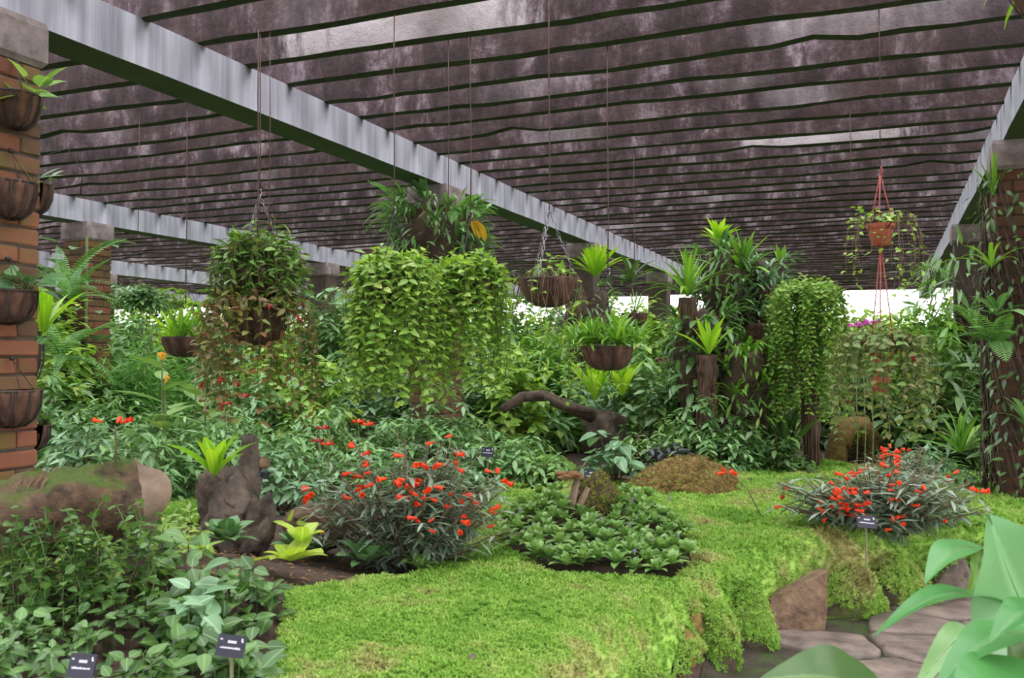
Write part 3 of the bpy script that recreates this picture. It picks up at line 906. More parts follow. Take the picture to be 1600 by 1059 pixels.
# rocks
def rock_mesh(name, size, seed, mat, sub=4, rough=.22, cuts=6, crag=0.0):
    bm = bmesh.new(); bmesh.ops.create_icosphere(bm, subdivisions=sub, radius=1)
    r = random.Random(seed); planes = []
    for _ in range(cuts):
        d = Vector((r.uniform(-1, 1), r.uniform(-1, 1), r.uniform(-.6, 1))).normalized(); planes.append((d, r.uniform(.55, .85)))
    so = Vector((seed * 3.1, seed * 1.7, 0))
    for v in bm.verts:
        p = v.co.copy()
        k = 1 + rough * noise.fractal(p * 1.3 + so, 1.0, 2.0, 4) + rough * .25 * noise.noise(p * 6 + so)
        if crag: k -= crag * (1 - 2.5 * abs(noise.noise(p * 2.1 + so * 2))) + crag * .5 * (1 - 2.5 * abs(noise.noise(p * 4.7 + so)))
        p *= k
        for d, h in planes:
            e = p.dot(d) - h
            if e > 0: p -= d * e * .85
        v.co = Vector((p.x * size[0], p.y * size[1], p.z * size[2]))
    me = bpy.data.meshes.new(name); bm.to_mesh(me); bm.free(); me.materials.append(mat)
    me.polygons.foreach_set('use_smooth', [True] * len(me.polygons))
    return me
def rock(name, label, cat, loc, size, seed, mat, rot=(0, 0, 0), group=None, **kw):
    o = obj(name, rock_mesh(name, size, seed, mat, **kw), None, loc, rot)
    return tag(o, label, cat, group)
def moss_on(o, n, size, mat, minz=.1, part='moss', parent=None, maxz=2):
    """moss sprigs on the upward faces of a mesh object"""
    me = o.data; nv = len(me.polygons)
    C = np.zeros(nv * 3); me.polygons.foreach_get('center', C); C = C.reshape(-1, 3)
    Nn = np.zeros(nv * 3); me.polygons.foreach_get('normal', Nn); Nn = Nn.reshape(-1, 3)
    A = np.zeros(nv); me.polygons.foreach_get('area', A)
    R = np.array(o.rotation_euler.to_matrix()); Wn = Nn @ R.T
    w = A * (Wn[:, 2] > minz) * (Wn[:, 2] < maxz)
    if w.sum() <= 0: return
    i = rng.choice(nv, n, p=w / w.sum())
    P = C[i] + rng.normal(0, 1, (n, 3)) * np.sqrt(A[i])[:, None] * .45
    V, T, tn = sprigs(P, size, nrm=Nn[i] + rng.normal(0, .3, (n, 3)))
    m = obj(part, npmesh(part, V, T, mat, False, tn), o); m['kind'] = 'stuff'
    return m

# pinnate fern fronds
def frond_mesh(L, Wd, a0, a1, mat, pairs=22):
    V = []; T = []; x = z = 0; pts = []
    for i in range(pairs + 1):
        t = i / pairs; th = a0 + (a1 - a0) * t
        pts.append((x, z, th)); x += math.sin(th) * L / pairs; z += math.cos(th) * L / pairs
    for i in range(2, pairs):
        t = i / pairs; x, z, th = pts[i]; w = Wd / 2 * math.sin(PI * t ** .7) ** .7 + .004
        hx, hz = math.sin(th) * L / pairs * .2, math.cos(th) * L / pairs * .2
        for s in (-1, 1):
            k = len(V); sw = w * .3
            V += [(x - hx, 0, z - hz), (x + hx, 0, z + hz), (x + hx * 1.3 + math.sin(th) * sw, s * w * .72, z + hz * 1.3 + math.cos(th) * sw - w * .12), (x + math.sin(th) * sw * 1.25, s * w, z + math.cos(th) * sw * 1.25 - w * .2), (x - hx * .4 + math.sin(th) * sw * .6, s * w * .72, z - hz * .4 + math.cos(th) * sw * .6 - w * .12)]
            T += [(k, k + 1, k + 2), (k, k + 2, k + 4), (k + 4, k + 2, k + 3)]
    n0 = len(V); r = .004; Q = []
    for i in range(0, pairs + 1, 2):
        x, z, th = pts[i]; V += [(x, -r, z - r), (x, r, z - r), (x, 0, z + r)]
    m = (pairs // 2)
    for i in range(m):
        a = n0 + i * 3
        for k in range(3): T += [(a + k, a + (k + 1) % 3, a + 3 + (k + 1) % 3), (a + k, a + 3 + (k + 1) % 3, a + 3 + k)]
    return npmesh('frond', V, np.array(T), mat, False)
def fern(label, loc, n, L, Wd, mat, a0=(.2, .9), a1=(1.4, 2.4), fan=None, name='fern', cat='fern', group=None):
    t = thing(name, label, cat, loc, 0, group)
    ms = [frond_mesh(L, Wd, a0[0] + (a0[1] - a0[0]) * q / 2, a1[0] + (a1[1] - a1[0]) * q / 2, mat) for q in range(3)]
    for i in range(n):
        az = i * 2.4 + random.uniform(-.3, .3)
        if fan: az = random.uniform(*fan)
        o = obj('frond', ms[i % 3], t, (0, 0, 0), (random.uniform(-.15, .15), random.uniform(-.2, .2), az)); o.scale = (random.uniform(.7, 1.1),) * 3
    return t

# ------------------------------------------------------------------ placement helpers
def gp(px, d, dz=0.0):
    """ground point in photo column px at depth d"""
    p = EYE + RGT * ((px - 800) / F_PX * d) + Vector((FWD.x, FWD.y, 0)).normalized() * d
    g = gz1(p.x, p.y) if (p.y < 14.5 and -13 < p.x < 6) else .30
    return Vector((p.x, p.y, g + dz))
def height(px, top_y, d):
    return W(px, top_y, d).z - gp(px, d).z

# ------------------------------------------------------------------ path of flagstones, and the stones that edge the lawn
path = bpy.data.objects.new('path', None); COL.objects.link(path); path['kind'] = 'structure'; path['label'] = 'path of worn flagstones with mossy joints'
obj('bed', grid_mesh('bed', np.arange(-2.3, 6.0, .12), np.arange(-3.5, 7.4, .12), M_GROUT, lambda x, y: gz(x, y) + .012 + .012 * vnoise(x, y, .15), lambda x, y: inpoly(x, y, PATH) | (polydist(x, y, PATH) < .1)), path)
rs = random.Random(5)
seeds = []
for i in range(-2, 9):
    for j in range(-2, 16):
        x = i * .62 + (j % 2) * .3 + rs.uniform(-.17, .17) - .6; y = j * .47 + rs.uniform(-.13, .13) + .3
        seeds.append((x, y))
def clip(poly, nx, ny, c):
    out = []
    for i in range(len(poly)):
        a, b = poly[i], poly[(i + 1) % len(poly)]
        da, db = a[0] * nx + a[1] * ny - c, b[0] * nx + b[1] * ny - c
        if da <= 0: out.append(a)
        if da * db < 0:
            t = da / (da - db); out.append((a[0] + (b[0] - a[0]) * t, a[1] + (b[1] - a[1]) * t))
    return out
for s in seeds:
    if not bool(inpoly(np.array([s[0]]), np.array([s[1]]), PATH)[0]): continue
    if float(polydist(np.array([s[0]]), np.array([s[1]]), PATH)[0]) < .16: continue
    if s[1] < 2.0: continue
    poly = [(s[0] - .6, s[1] - .6), (s[0] + .6, s[1] - .6), (s[0] + .6, s[1] + .6), (s[0] - .6, s[1] + .6)]
    for q in seeds:
        if q == s: continue
        dx, dy = q[0] - s[0], q[1] - s[1]; l = math.hypot(dx, dy)
        if l > 1.4: continue
        nx, ny = dx / l, dy / l
        poly = clip(poly, nx, ny, s[0] * nx + s[1] * ny + l / 2 - .014)
        if len(poly) < 3: break
    if len(poly) < 3: continue
    # rounded, uneven outline
    pts = []
    for i in range(len(poly)):
        a, b = poly[i], poly[(i + 1) % len(poly)]
        for t in (.12, .37, .63, .88):
            pts.append((a[0] + (b[0] - a[0]) * t - s[0] + rs.uniform(-.008, .008), a[1] + (b[1] - a[1]) * t - s[1] + rs.uniform(-.008, .008)))
    n = len(pts); zt = .045 + rs.uniform(-.008, .012); tx, ty = rs.uniform(-.03, .03), rs.uniform(-.03, .03)
    V = [(x, y, -.02) for x, y in pts] + [(x, y, zt - .014 + tx * x + ty * y) for x, y in pts] + [(x * .93, y * .93, zt + tx * x + ty * y + rs.uniform(-.004, .004)) for x, y in pts] + [(x * .45, y * .45, zt + .004 + tx * x + ty * y + rs.uniform(-.006, .006)) for x, y in pts] + [(0, 0, zt + .006)]
    Q = []; T = []
    for i in range(n):
        j = (i + 1) % n
        for r in range(3): Q.append((r * n + i, r * n + j, (r + 1) * n + j, (r + 1) * n + i))
        T.append((3 * n + i, 3 * n + j, 4 * n))
    obj('flagstone', npmesh('flagstone', V, [np.array(Q), np.array(T)], M_FLAG, True), path, (s[0], s[1], 0))

# edge stones
p = G(1248, 984, .02)
sl = MB()
outline = [(-.17, 0), (.12, -.02), (.155, .12), (.175, .385), (.10, .35), (.01, .30), (-.09, .255), (-.175, .215), (-.19, .12)]
nO = len(outline); V = []
for dpt, k in ((-.065, .93), (-.055, 1.0), (.055, 1.0), (.07, .9)):
    for x, z in outline: V.append((x * k + rs.uniform(-.006, .006), dpt + rs.uniform(-.008, .008) + .06 * z, z * (k * .5 + .5) + rs.uniform(-.005, .005)))
V += [(0, -.068, .16), (0, .075, .16)]
Q = [(r * nO + i, r * nO + (i + 1) % nO, (r + 1) * nO + (i + 1) % nO, (r + 1) * nO + i) for r in range(3) for i in range(nO)]
T = [(4 * nO, (i + 1) % nO, i) for i in range(nO)] + [(4 * nO + 1, 3 * nO + i, 3 * nO + (i + 1) % nO) for i in range(nO)]
sl.add(V, T, Q)
o = obj('edging_stone', sl.mesh('edging_stone', M_SLAB, False), None, (p.x, p.y, -.02), (-.1, .02, YAW + .12))
tag(o, 'upright pointed brown slab of stone edging the lawn beside the path', 'stone')
EDGE = [(1075, 1062, .12, .11, .27, 1, 'upright brown boulder at the path corner, lowest of the edging stones', 260, 0, M_BROWNMOSS),
        (1118, 1052, .17, .15, .24, 2, 'boulder buried under bright shaggy moss between the corner boulder and the pointed slab', 2600, 1, M_MOSSROCK),
        (1178, 1022, .16, .15, .24, 3, 'moss-draped boulder just beside the pointed slab', 2600, 1, M_MOSSROCK),
        (1340, 972, .22, .15, .22, 4, 'long mossy boulder on the far side of the pointed slab', 2600, 1, M_MOSSROCK),
        (1425, 958, .20, .15, .21, 5, 'mossy boulder in the lawn edge above the foreground leaf', 2200, 1, M_MOSSROCK),
        (1500, 950, .17, .14, .22, 6, 'bare grey-brown edging boulder behind the drooping foreground leaf', 500, 0, M_ROCK),
        (1572, 945, .18, .15, .24, 7, 'edging boulder with patchy moss behind the largest foreground leaf', 700, 0, M_ROCK)]
for px, py, a, b, c, sd, lb, nm, shag, mt in EDGE:
    g = G(px, py, 0.0)
    g = Vector((g.x, g.y, .10)) + Vector((FWD.x, FWD.y, 0)) * .10
    o = rock('edging_boulder', lb, 'stone', g, (a, b, c * 1.15), sd, mt, (0, 0, YAW + rs.uniform(-.3, .3)), group='stones edging the lawn', sub=4)
    moss_on(o, nm, .022 if shag else .015, M_LAWN, .0 if shag else .55)
o = rock('edging_boulder', 'small brown-topped stone poking out of the moss above the path corner', 'stone', W(1128, 945, 5.05) - Vector((0, 0, .10)), (.11, .10, .12), 9, M_BROWNMOSS, group='stones edging the lawn')
moss_on(o, 500, .016, M_LAWN, .2, maxz=.8)
o = rock('edging_boulder', 'brown mossy lump on the lawn rim left of the corner boulder', 'stone', W(1060, 985, 4.6) - Vector((0, 0, .07)), (.13, .12, .12), 10, M_BROWNMOSS, group='stones edging the lawn')
moss_on(o, 900, .016, M_LAWN, .1, maxz=.75)
o = rock('edging_boulder', 'small shaggy moss hump at the bottom edge below the lawn', 'stone', W(1000, 1040, 4.1) - Vector((0, 0, .10)), (.13, .12, .12), 11, M_MOSSROCK, group='stones edging the lawn')
moss_on(o, 900, .018, M_LAWN, .0)
for px, py, s in ((905 / 1600 * 600 + 400, 1046, .022),):
    pass
g = onground(738, 1048); rock('pebble', 'small grey pebble lying on the moss near the bottom edge', 'stone', g + Vector((0, 0, .05)), (.018, .016, .014), 21, M_ROCK)
g = onground(612, 1004 - 70); 

# mossy rock on the lawn, and the rock in the middle planting
o = rock('mossy_rock', 'low broad boulder matted with brown moss on the far lawn', 'rock', G(1058, 782) + Vector((FWD.x, FWD.y, 0)) * .3 + Vector((0, 0, .05)), (.52, .36, .24), 31, M_BROWNMOSS, (0, 0, YAW), sub=5, rough=.4, cuts=5)
moss_on(o, 5000, .013, M_BROWNMOSS, -.2, 'brown_moss'); moss_on(o, 500, .016, M_LAWN, .6, 'green_moss')
o = rock('mossy_stump', 'mossy yellow-topped stump in the middle of the small-leaved bed', 'stump', onground(935, 815, .5) + Vector((FWD.x, FWD.y, 0)) * .15 + Vector((0, 0, .06)), (.20, .17, .24), 32, M_BARK, (0, .2, YAW), sub=4)
moss_on(o, 1800, .013, M_YMOSS, .1, 'yellow_moss')
c = onground(890, 812, .5)
pp = c + Vector((0, 0, .02))
dl = thing('driftwood', 'pale split driftwood piece leaning on the mossy stump', 'wood', pp)
m = MB()
for k, (dx, dz, ln) in enumerate(((0, 0, .28), (.05, .02, .22), (-.04, 0, .2))):
    b = Vector((dx, .02 * k, -.02)); m2 = MB().tube([b, b + Vector((.02, 0, ln * .5)), b + Vector((.05 + .02 * k, .02, ln))], [.035, .03, .02], 7)
    me = m2.mesh('branch', M_LOGEND); obj('branch', me, dl)
shroom = MB()
for k in range(9):
    a = k * .7; q = (math.cos(a) * .06, math.sin(a) * .05, .27 + .012 * (k % 3)); shroom.lathe([(.001, .02), (.04, .012), (.05, 0), (.03, -.008), (.001, -.008)], 7, q)
o = obj('dry_frill', shroom.mesh('dry_frill', L_DRY), dl); o['kind'] = 'stuff'

# ------------------------------------------------------------------ left: log, rock, stump
def log_thing():
    a = W(-40, 800, 3.95); b = W(205, 778, 4.35)
    ax = (b - a); n = 26; L = ax.length; d = ax.normalized(); s = d.cross(Vector((0, 0, 1))).normalized(); u = s.cross(d)
    t = thing('fallen_log', 'thick mossy fallen log with a sawn end lying in front of the brick pillar', 'log', (a + b) / 2 - Vector((0, 0, .17)))
    V = []; sides = 28
    for i in range(n + 1):
        f = i / n; c = a + ax * f + Vector((0, 0, -.05 * (1 - f) ** 2))
        for k in range(sides):
            an = 2 * PI * k / sides
            r = .165 * (1 + .30 * noise.fractal(Vector((f * 3, math.cos(an) * 1.1, math.sin(an) * 1.1)), 1, 2, 4) + .05 * noise.noise(Vector((f * 4, math.cos(an) * 6, math.sin(an) * 6)))) * (1.0 + .12 * f)
            V.append(c + (s * math.cos(an) + u * math.sin(an)) * r)
    Q = [(i * sides + k, i * sides + (k + 1) % sides, (i + 1) * sides + (k + 1) % sides, (i + 1) * sides + k) for i in range(n) for k in range(sides)]
    o = add_mesh(t, MB().add([tuple(v) for v in V], (), Q), 'trunk', M_LOG)
    moss_on(o, 1300, .02, M_LAWN, .82)
    # angular split end, showing pale heartwood
    e = MB(); base = [V[n * sides + k] for k in range(sides)]; P0 = [tuple(v) for v in base]
    P1 = []; P2 = []
    for k in range(sides):
        an = 2 * PI * k / sides; c = b + d * (.10 + .05 * math.sin(an * 2 + .6) - .04 * math.sin(an)); P1.append(tuple(c + (s * math.cos(an) + u * math.sin(an)) * (.165 * (.97 + .1 * math.sin(an * 3)))))
        c2 = b + d * (.13 + .03 * math.sin(an * 2)); P2.append(tuple(c2 + (s * math.cos(an) + u * math.sin(an)) * .09))
    e.add(P0 + P1 + P2 + [tuple(b + d * .12)], [(2 * sides + k, 2 * sides + (k + 1) % sides, 3 * sides) for k in range(sides)], [(r * sides + k, r * sides + (k + 1) % sides, (r + 1) * sides + (k + 1) % sides, (r + 1) * sides + k) for r in range(2) for k in range(sides)])
    add_mesh(t, e, 'split_end', M_LOGEND)
    for k in range(9):
        f = rs.uniform(.2, .8); c = a + ax * f + u * .14 - s * -.07
        q = a + ax * f; toward = Vector((-FWD.x, -FWD.y, 0)).normalized()
        pts = [q + u * .17, q + toward * .13 + u * .11, q + toward * .185 - u * .02, q + toward * .19 + d * rs.uniform(-.06, .06) - u * rs.uniform(.1, .2)]
        add_mesh(t, MB().tube(pts, .0035, 4), 'root', M_BROWNSTEM)
    return t
log_thing()
rock('support_boulder', 'shaded boulder under the fallen log', 'rock', W(120, 900, 4.35) - Vector((0, 0, .02)), (.42, .26, .28), 41, M_ROCK, (0, 0, .4))
# flowering plant on the log
def red_sprig(label, base, h, nleaf, fl, name='flowering_plant', spread=.05, L=.09, mat=None):
    t = thing(name, label, 'plant', base)
    top = Vector((rs.uniform(-.01, .01), 0, h)); pts = [Vector((0, 0, -.02)), Vector((.006, 0, h * .5)), top]
    obj('stem', MB().tube(pts, [.006, .005, .003], 5).mesh('stem', M_BROWNSTEM), t)
    P = []; D = []; Nn = []
    for k in range(nleaf):
        f = .25 + .65 * k / nleaf; a = k * 2.4
        P.append(np.array(base) + np.array([0, 0, h * f])); D.append((math.cos(a), math.sin(a), .25)); Nn.append((0, 0, 1))
    add_leaves(t, P, D, Nn, L, 'ell', mat or L_SHRUB, nleaf)
    for k in range(fl):
        a = k * 2.1; d = Vector((math.cos(a), math.sin(a), .3)); flower_at(t, Vector(base) + top + d * spread * rs.uniform(.4, 1.2), d, .045, P_RED)
    return t
red_sprig('single orange-red flowered sprig growing on top of the fallen log', W(180, 722, 4.25), .17, 9, 5)

# tall rock with stones piled beside it
o = rock('tall_rock', 'tall craggy brown rock standing left of the red-flowered bush', 'rock', W(358, 805, 5.5), (.20, .17, .34), 57, M_ROCK, (0, -.15, .3), sub=5, rough=.4, cuts=7, crag=.16)
rock('topping_rock', 'narrow dark rock standing up behind the small nest fern', 'rock', W(388, 742, 5.6), (.085, .08, .24), 58, M_ROCK, (.1, .12, .4), rough=.35, cuts=8, crag=.12)
rock('side_rock', 'brown rock leaning at the foot of the tall craggy rock', 'rock', W(408, 828, 5.45), (.11, .1, .25), 59, M_ROCK, (0, .45, .2), rough=.4, cuts=7, crag=.14, sub=5)
rock('rounded_stone', 'rounded pale stone wedged beside the narrow dark rock', 'rock', W(412, 722, 5.62), (.038, .04, .045), 54, M_SLAB)
rock('bedded_rock', 'low brown rock half buried behind the dark rosette', 'rock', W(500, 815, 5.7), (.22, .18, .16), 55, M_SLAB, rough=.3)
rosette('nest_fern', 'small yellow-green nest fern sprouting from the tall craggy rock', 'fern', W(335, 742, 5.35), 11, .33, .085, L_NEST, a0=(.1, .9), a1=(.5, 1.5))
rosette('succulent', 'grey-blue succulent rosette beside the narrow dark rock', 'plant', W(414, 748, 5.45), 16, .07, .045, L_PURP, a0=(.2, 1.0), a1=(.5, 1.3), kind='nest')

# ------------------------------------------------------------------ baskets on the near brick pillar
def wall_basket(label, loc, rotz, r, h, seed):
    t = thing('wall_basket', label, 'basket', loc, rotz, 'half-round baskets on the brick pillar')
    me = basket_mesh(r, h, seed)
    co = np.zeros(len(me.vertices) * 3); me.vertices.foreach_get('co', co); co = co.reshape(-1, 3)
    co[:, 0] = np.maximum(co[:, 0], .006); me.vertices.foreach_set('co', co.ravel()); me.update()
    obj('liner', me, t)
    ring = [(max(.012, math.cos(a) * r * 1.05), math.sin(a) * r * 1.05, .012) for a in np.linspace(-PI / 2, PI / 2, 15)]
    obj('rim', MB().tube(ring, .005, 5).mesh('rim', M_DARKWIRE), t)
    for k in range(5):
        a = (k - 2) * .6; ca, sa = math.cos(a), math.sin(a)
        rib = [(max(.01, ca * r * f * 1.07), sa * r * f * 1.07, z) for f, z in ((1.0, .012), (.97, -h * .4), (.8, -h * .76), (.5, -h * .98), (.05, -h * 1.04))]
        obj('rib', MB().tube(rib, .0045, 4).mesh('rib', M_DARKWIRE), t)
    obj('hanger', MB().tube([(r * .9, -r * .3, .01), (.02, 0, .17), (r * .9, r * .3, .01)], .003, 4).mesh('hanger', M_DARKWIRE), t)
    obj('hook', MB().lathe([(.001, .012), (.014, .01), (.016, 0), (.008, -.012), (.001, -.012)], 8, (.015, 0, .18)).mesh('hook', M_DARKWIRE), t)
    return t
XF, YF = -4.42 + .225, 3.45 + .225
wall_basket('topmost half-round coir basket on the brick pillar', (XF, 3.47, 2.95), 0, .125, .16, 1)
wall_basket('second coir basket from the top on the front of the brick pillar', (XF, 3.45, 2.49), 0, .13, .17, 2)
wall_basket('coir basket on the pillar with large puckered leaves', (XF, 3.44, 1.93), 0, .145, .15, 3)
wall_basket('lowest empty coir basket on the front of the brick pillar', (XF, 3.47, 1.42), 0, .145, .17, 4)
wall_basket('round coir basket jutting from the pillar edge below the topmost basket', (-4.33, YF, 2.53), PI / 2, .12, .15, 5)
wall_basket('narrow coir basket on the pillar edge beside the brick courses', (-4.40, YF, 1.66), PI / 2, .13, .22, 6)
wall_basket('small low coir basket on the pillar edge with tiny succulents', (-4.32, YF, 1.22), PI / 2, .115, .12, 7)
def pot_plant(name, label, base, n, L, shape, mat, el=.3, spread=.06, up=None):
    t = thing(name, label, 'plant', base)
    a = np.arange(n) * 2.4 + rng.uniform(0, 6); e = el + rng.normal(0, .3, n)
    D = np.stack([np.cos(a) * np.cos(e), np.sin(a) * np.cos(e), np.sin(e)], -1)
    P = np.array(base) + D * spread * rng.uniform(.6, 1.4, (n, 1)); P[:, 2] += rng.uniform(0, .04, n)
    add_leaves(t, P, D, np.tile([[0, 0, 1.0]], (n, 1)) + rng.normal(0, .3, (n, 3)) + np.array([.3, -.2, 0]), L * rng.uniform(.7, 1.15, n), shape, mat, n)
    mb = MB()
    for k in range(0, n): mb.tube([Vector(base) - Vector((0, 0, .03)), Vector(base) * .5 + Vector(P[k]) * .5 + Vector((0, 0, .01)), P[k]], .003, 3)
    add_mesh(t, mb, 'stalks', M_STEM, 'stuff')
    return t
pot_plant('round_leaf_plant', 'round pale green leaves spilling from the topmost pillar basket', (XF + .08, 3.52, 2.95), 12, .14, 'round', leaf_mat('pale_round_leaf', [(126, 172, 92), (150, 194, 112), (164, 204, 122)], .38, .3), .25, .08)
pot_plant('thin_leaf_plant', 'thin sparse green leaves in the second pillar basket', (XF + .10, 3.50, 2.49), 9, .12, 'narrow', L_BLUE, .25, .05)
pot_plant('puckered_leaf_plant', 'dark puckered rosette leaves filling the middle pillar basket', (XF + .11, 3.48, 1.94), 16, .13, 'wide', L_DEEP, .1, .07)
pot_plant('small_leaf_plant', 'single green leaves in the round basket on the pillar edge', (-4.30, YF + .09, 2.54), 5, .09, 'ovate', L_SHRUB, .2, .04)
pot_plant('tiny_succulent', 'tiny pale succulent tuft in the low basket on the pillar edge', (-4.28, YF + .09, 1.23), 30, .05, 'ell', L_FERN, .6, .06)
o = obj('irrigation_wire', MB().tube([(-4.2, 3.69, 2.7), (-4.12, 3.75, 2.74), (-4.06, 3.80, 2.62), (-4.10, 3.82, 2.5)], .003, 4).mesh('irrigation_wire', M_DARKWIRE)); tag(o, 'thin curved wire sticking out of the brick pillar edge', 'wire')

# ------------------------------------------------------------------ hanging baskets with trailing plants
def drape(label, name, center, nstr, r, length, L, shape, mat, nobj, arch=.07, spacing=None, droop=.35, cat='plant', smat=None, crown=0, group='trailing plants in hanging baskets', flat=None, r0=.3, fl=0, flmat=None, pair=True):
    t = thing(name, label, cat, center, 0, group)
    sl = strands(center, nstr, r, length, arch, flat, r0=r0)
    P = vine_leaves(t, sl, L, shape, mat, nobj, spacing, droop, pair, center, smat)
    if crown:
        tp, d = dome(crown, center, r * .95, r * .95, arch * 1.6 + .05, .5)
        q = whorls(tp, d * .4 + np.array([0, 0, .7]), 5, .35, gap=.01)
        add_leaves(t, *q, L * rng.uniform(.7, 1.2, len(q[0])), shape, mat, min(nobj, 60), 'leaf', 'crown')
    for k in range(fl):
        i = rng.integers(len(P)); p = P[i]; o = Vector(p) - Vector(center); o.z = -.5
        flower_at(t, p, o.normalized(), rs.uniform(.03, .046), flmat)
    return t
c1 = WS(405, 425, 6.0)
hanging_basket('chain-hung coir basket hidden under the dense lipstick plant', c1, .19, .17, hang=.5, seed=11)
drape('dense green lipstick plant mounded over the chain-hung basket', 'lipstick_plant', c1 + Vector((0, 0, .04)), 120, .29, (.1, .36), .08, 'ell', leaf_mat('lipstick_leaf', [(72, 112, 48), (98, 146, 56), (126, 168, 66), (104, 76, 62), (84, 128, 60)], .36, .25), 220, arch=.17, crown=60, fl=5, flmat=P_CRIM)
c2 = Vector((c1.x, c1.y, W(405, 492, 6.0).z)) + Vector((.03, -.06, 0))
hanging_basket('bare-sided coir basket below the lipstick plant', c2, .185, .19, hang=.4, seed=12, chain=False)
drape('bronze trailing plant spilling from the bare-sided basket with crimson buds', 'bronze_trailer', c2 + Vector((0, 0, .03)), 70, .36, (.2, .75), .066, 'ovate', L_REDV, 260, arch=.08, crown=30, fl=18, flmat=P_CRIM, r0=.62, spacing=.07)
c3 = WS(615, 440, 5.6)
hanging_basket('coir basket buried in the broad curtain of vines', c3, .15, .17, hang=.42, seed=13, chain=False)
drape('broad curtain of small-leaved vines hanging left of centre', 'vine_curtain', c3 + Vector((0, 0, .03)), 120, .29, (.4, .80), .062, 'wide', L_VINE, 300, arch=.09, crown=90, r0=.35, spacing=.045)
c4 = WS(735, 440, 6.1)
hanging_basket('coir basket under the narrower curtain of vines', c4, .14, .17, hang=.42, seed=14, chain=False)
drape('narrower curtain of vines hanging beside the broad one', 'vine_curtain', c4 + Vector((0, 0, .03)), 90, .25, (.25, .80), .062, 'wide', L_VINE, 300, arch=.09, crown=70, r0=.35, spacing=.045)
c5 = WS(858, 440, 5.4)
hanging_basket('shallow coir basket with thin dangling roots at mid picture', c5, .155, .14, hang=.40, seed=15)
drape('sparse trailing plant with bare dangling roots in the shallow basket', 'sparse_trailer', c5 + Vector((0, 0, .02)), 16, .2, (.04, .30), .055, 'ovate', L_VINE, 90, arch=.05, crown=9, spacing=.09)
t = thing('dangling_roots', 'thin dry roots dangling over the rim of the shallow basket', 'roots', c5, 0)
mb = MB()
for s in strands(c5, 34, .19, (.1, .36), .05, r0=.75): mb.tube(s, .0022, 3)
add_mesh(t, mb, 'root_strands', M_BROWNSTEM, 'stuff')
c6 = WS(950, 545, 6.2)
hanging_basket('coir basket of spiky rosettes low at right of centre', c6, .16, .14, hang=.5, seed=16, chain=False)
for k in range(13):
    a = k * 2.4; rr = .05 + .13 * (k / 13); p = c6 + Vector((math.cos(a) * rr * 1.5, math.sin(a) * rr, .02 + .05 * rs.random()))
    rosette('spiky_rosette', 'spiky green rosette crowded in the low coir basket', 'plant', p, 15, .25, .024, L_STRAP, group='spiky rosettes in the low basket', kind='strap', a0=(.2, 1.3), a1=(.9, 2.3))
drape('leafy stems trailing under the basket of spiky rosettes', 'leafy_trailer', W(900, 520, 6.5), 26, .3, (.1, .5), .07, 'ell', L_VINE, 120, arch=.03, spacing=.08)
c7 = WS(991, 492, 9.0)
hanging_basket('small distant coir basket behind the spiky rosettes', c7, .12, .11, hang=.4, seed=17, chain=False)
pot_plant('distant_basket_plant', 'thin grassy tuft in the small distant basket', c7 + Vector((0, 0, .01)), 22, .2, 'narrow', L_STRAP, .7, .05)
c8 = WS(290, 530, 7.5)
hanging_basket('coir basket of bromeliads hanging in front of the far beam', c8, .175, .14, hang=.5, seed=18, chain=False)
for k in range(5):
    a = k * 1.26; p = c8 + Vector((math.cos(a) * .1, math.sin(a) * .1, .0))
    rosette('bromeliad', 'yellow-green bromeliad in the basket before the far beam', 'plant', p, 13, .30, .035, L_NEST if k % 2 else L_STRAP, group='bromeliads in the far basket', kind='strap', a0=(.1, .9), a1=(.6, 1.7))
o = rosette('drooping_leaf', 'long pale leaf hanging down over the bromeliad basket', 'leaf', c8 + Vector((.0, -.18, .02)), 2, .28, .05, L_NEST, kind='nest', a0=(1.5, 1.6), a1=(2.8, 3.0), fan=(-1.5, -1.2))
# terracotta pots hung on red hangers, one below the other
def terracotta(label, c, r, h, hang, wire=True):
    t = thing('hanging_pot', label, 'pot', c, 0, 'terracotta hanging pots')
    obj('pot', MB().lathe([(.001, -h), (.66 * r, -h), (.92 * r, -.28 * h), (.93 * r, -.25 * h), (1.05 * r, -.25 * h), (1.06 * r, 0), (.95 * r, 0), (.9 * r, -.3 * h), (.001, -.3 * h)], 24).mesh('pot', M_TERRA), t)
    for k in range(3):
        a = k * 2.1 + .4
        obj('hanger', MB().tube([(math.cos(a) * r, math.sin(a) * r, -.01), (0, 0, hang)], .004, 5).mesh('hanger', M_REDCHAIN), t)
    obj('hook', MB().tube([(0, 0, hang - .01), (.012, 0, hang + .02), (.004, 0, hang + .045)], .006, 5).mesh('hook', M_REDCHAIN), t)
    if wire: obj('wire', MB().tube([(0, 0, hang + .03), (.003, .002, 1.0), (0, 0, Z_SLAT + .02 - c.z)], .003, 5).mesh('wire', M_WIRE), t)
    return t
c9 = WS(1376, 350, 5.6); terracotta('highest terracotta pot hanging on red straps near the right beam', c9, .078, .13, .3)
drape('thin wiry trailer growing from the highest terracotta pot', 'wiry_trailer', c9 + Vector((0, 0, .01)), 26, .22, (.15, .45), .042, 'wide', L_VINE, 150, arch=.05, crown=7, spacing=.085, r0=.6, pair=False, smat=M_BROWNSTEM)
c10 = Vector((c9.x, c9.y, W(1382, 540, 5.6).z)); terracotta('middle terracotta pot in the bronze vine tangle', c10, .075, .12, .61, False)
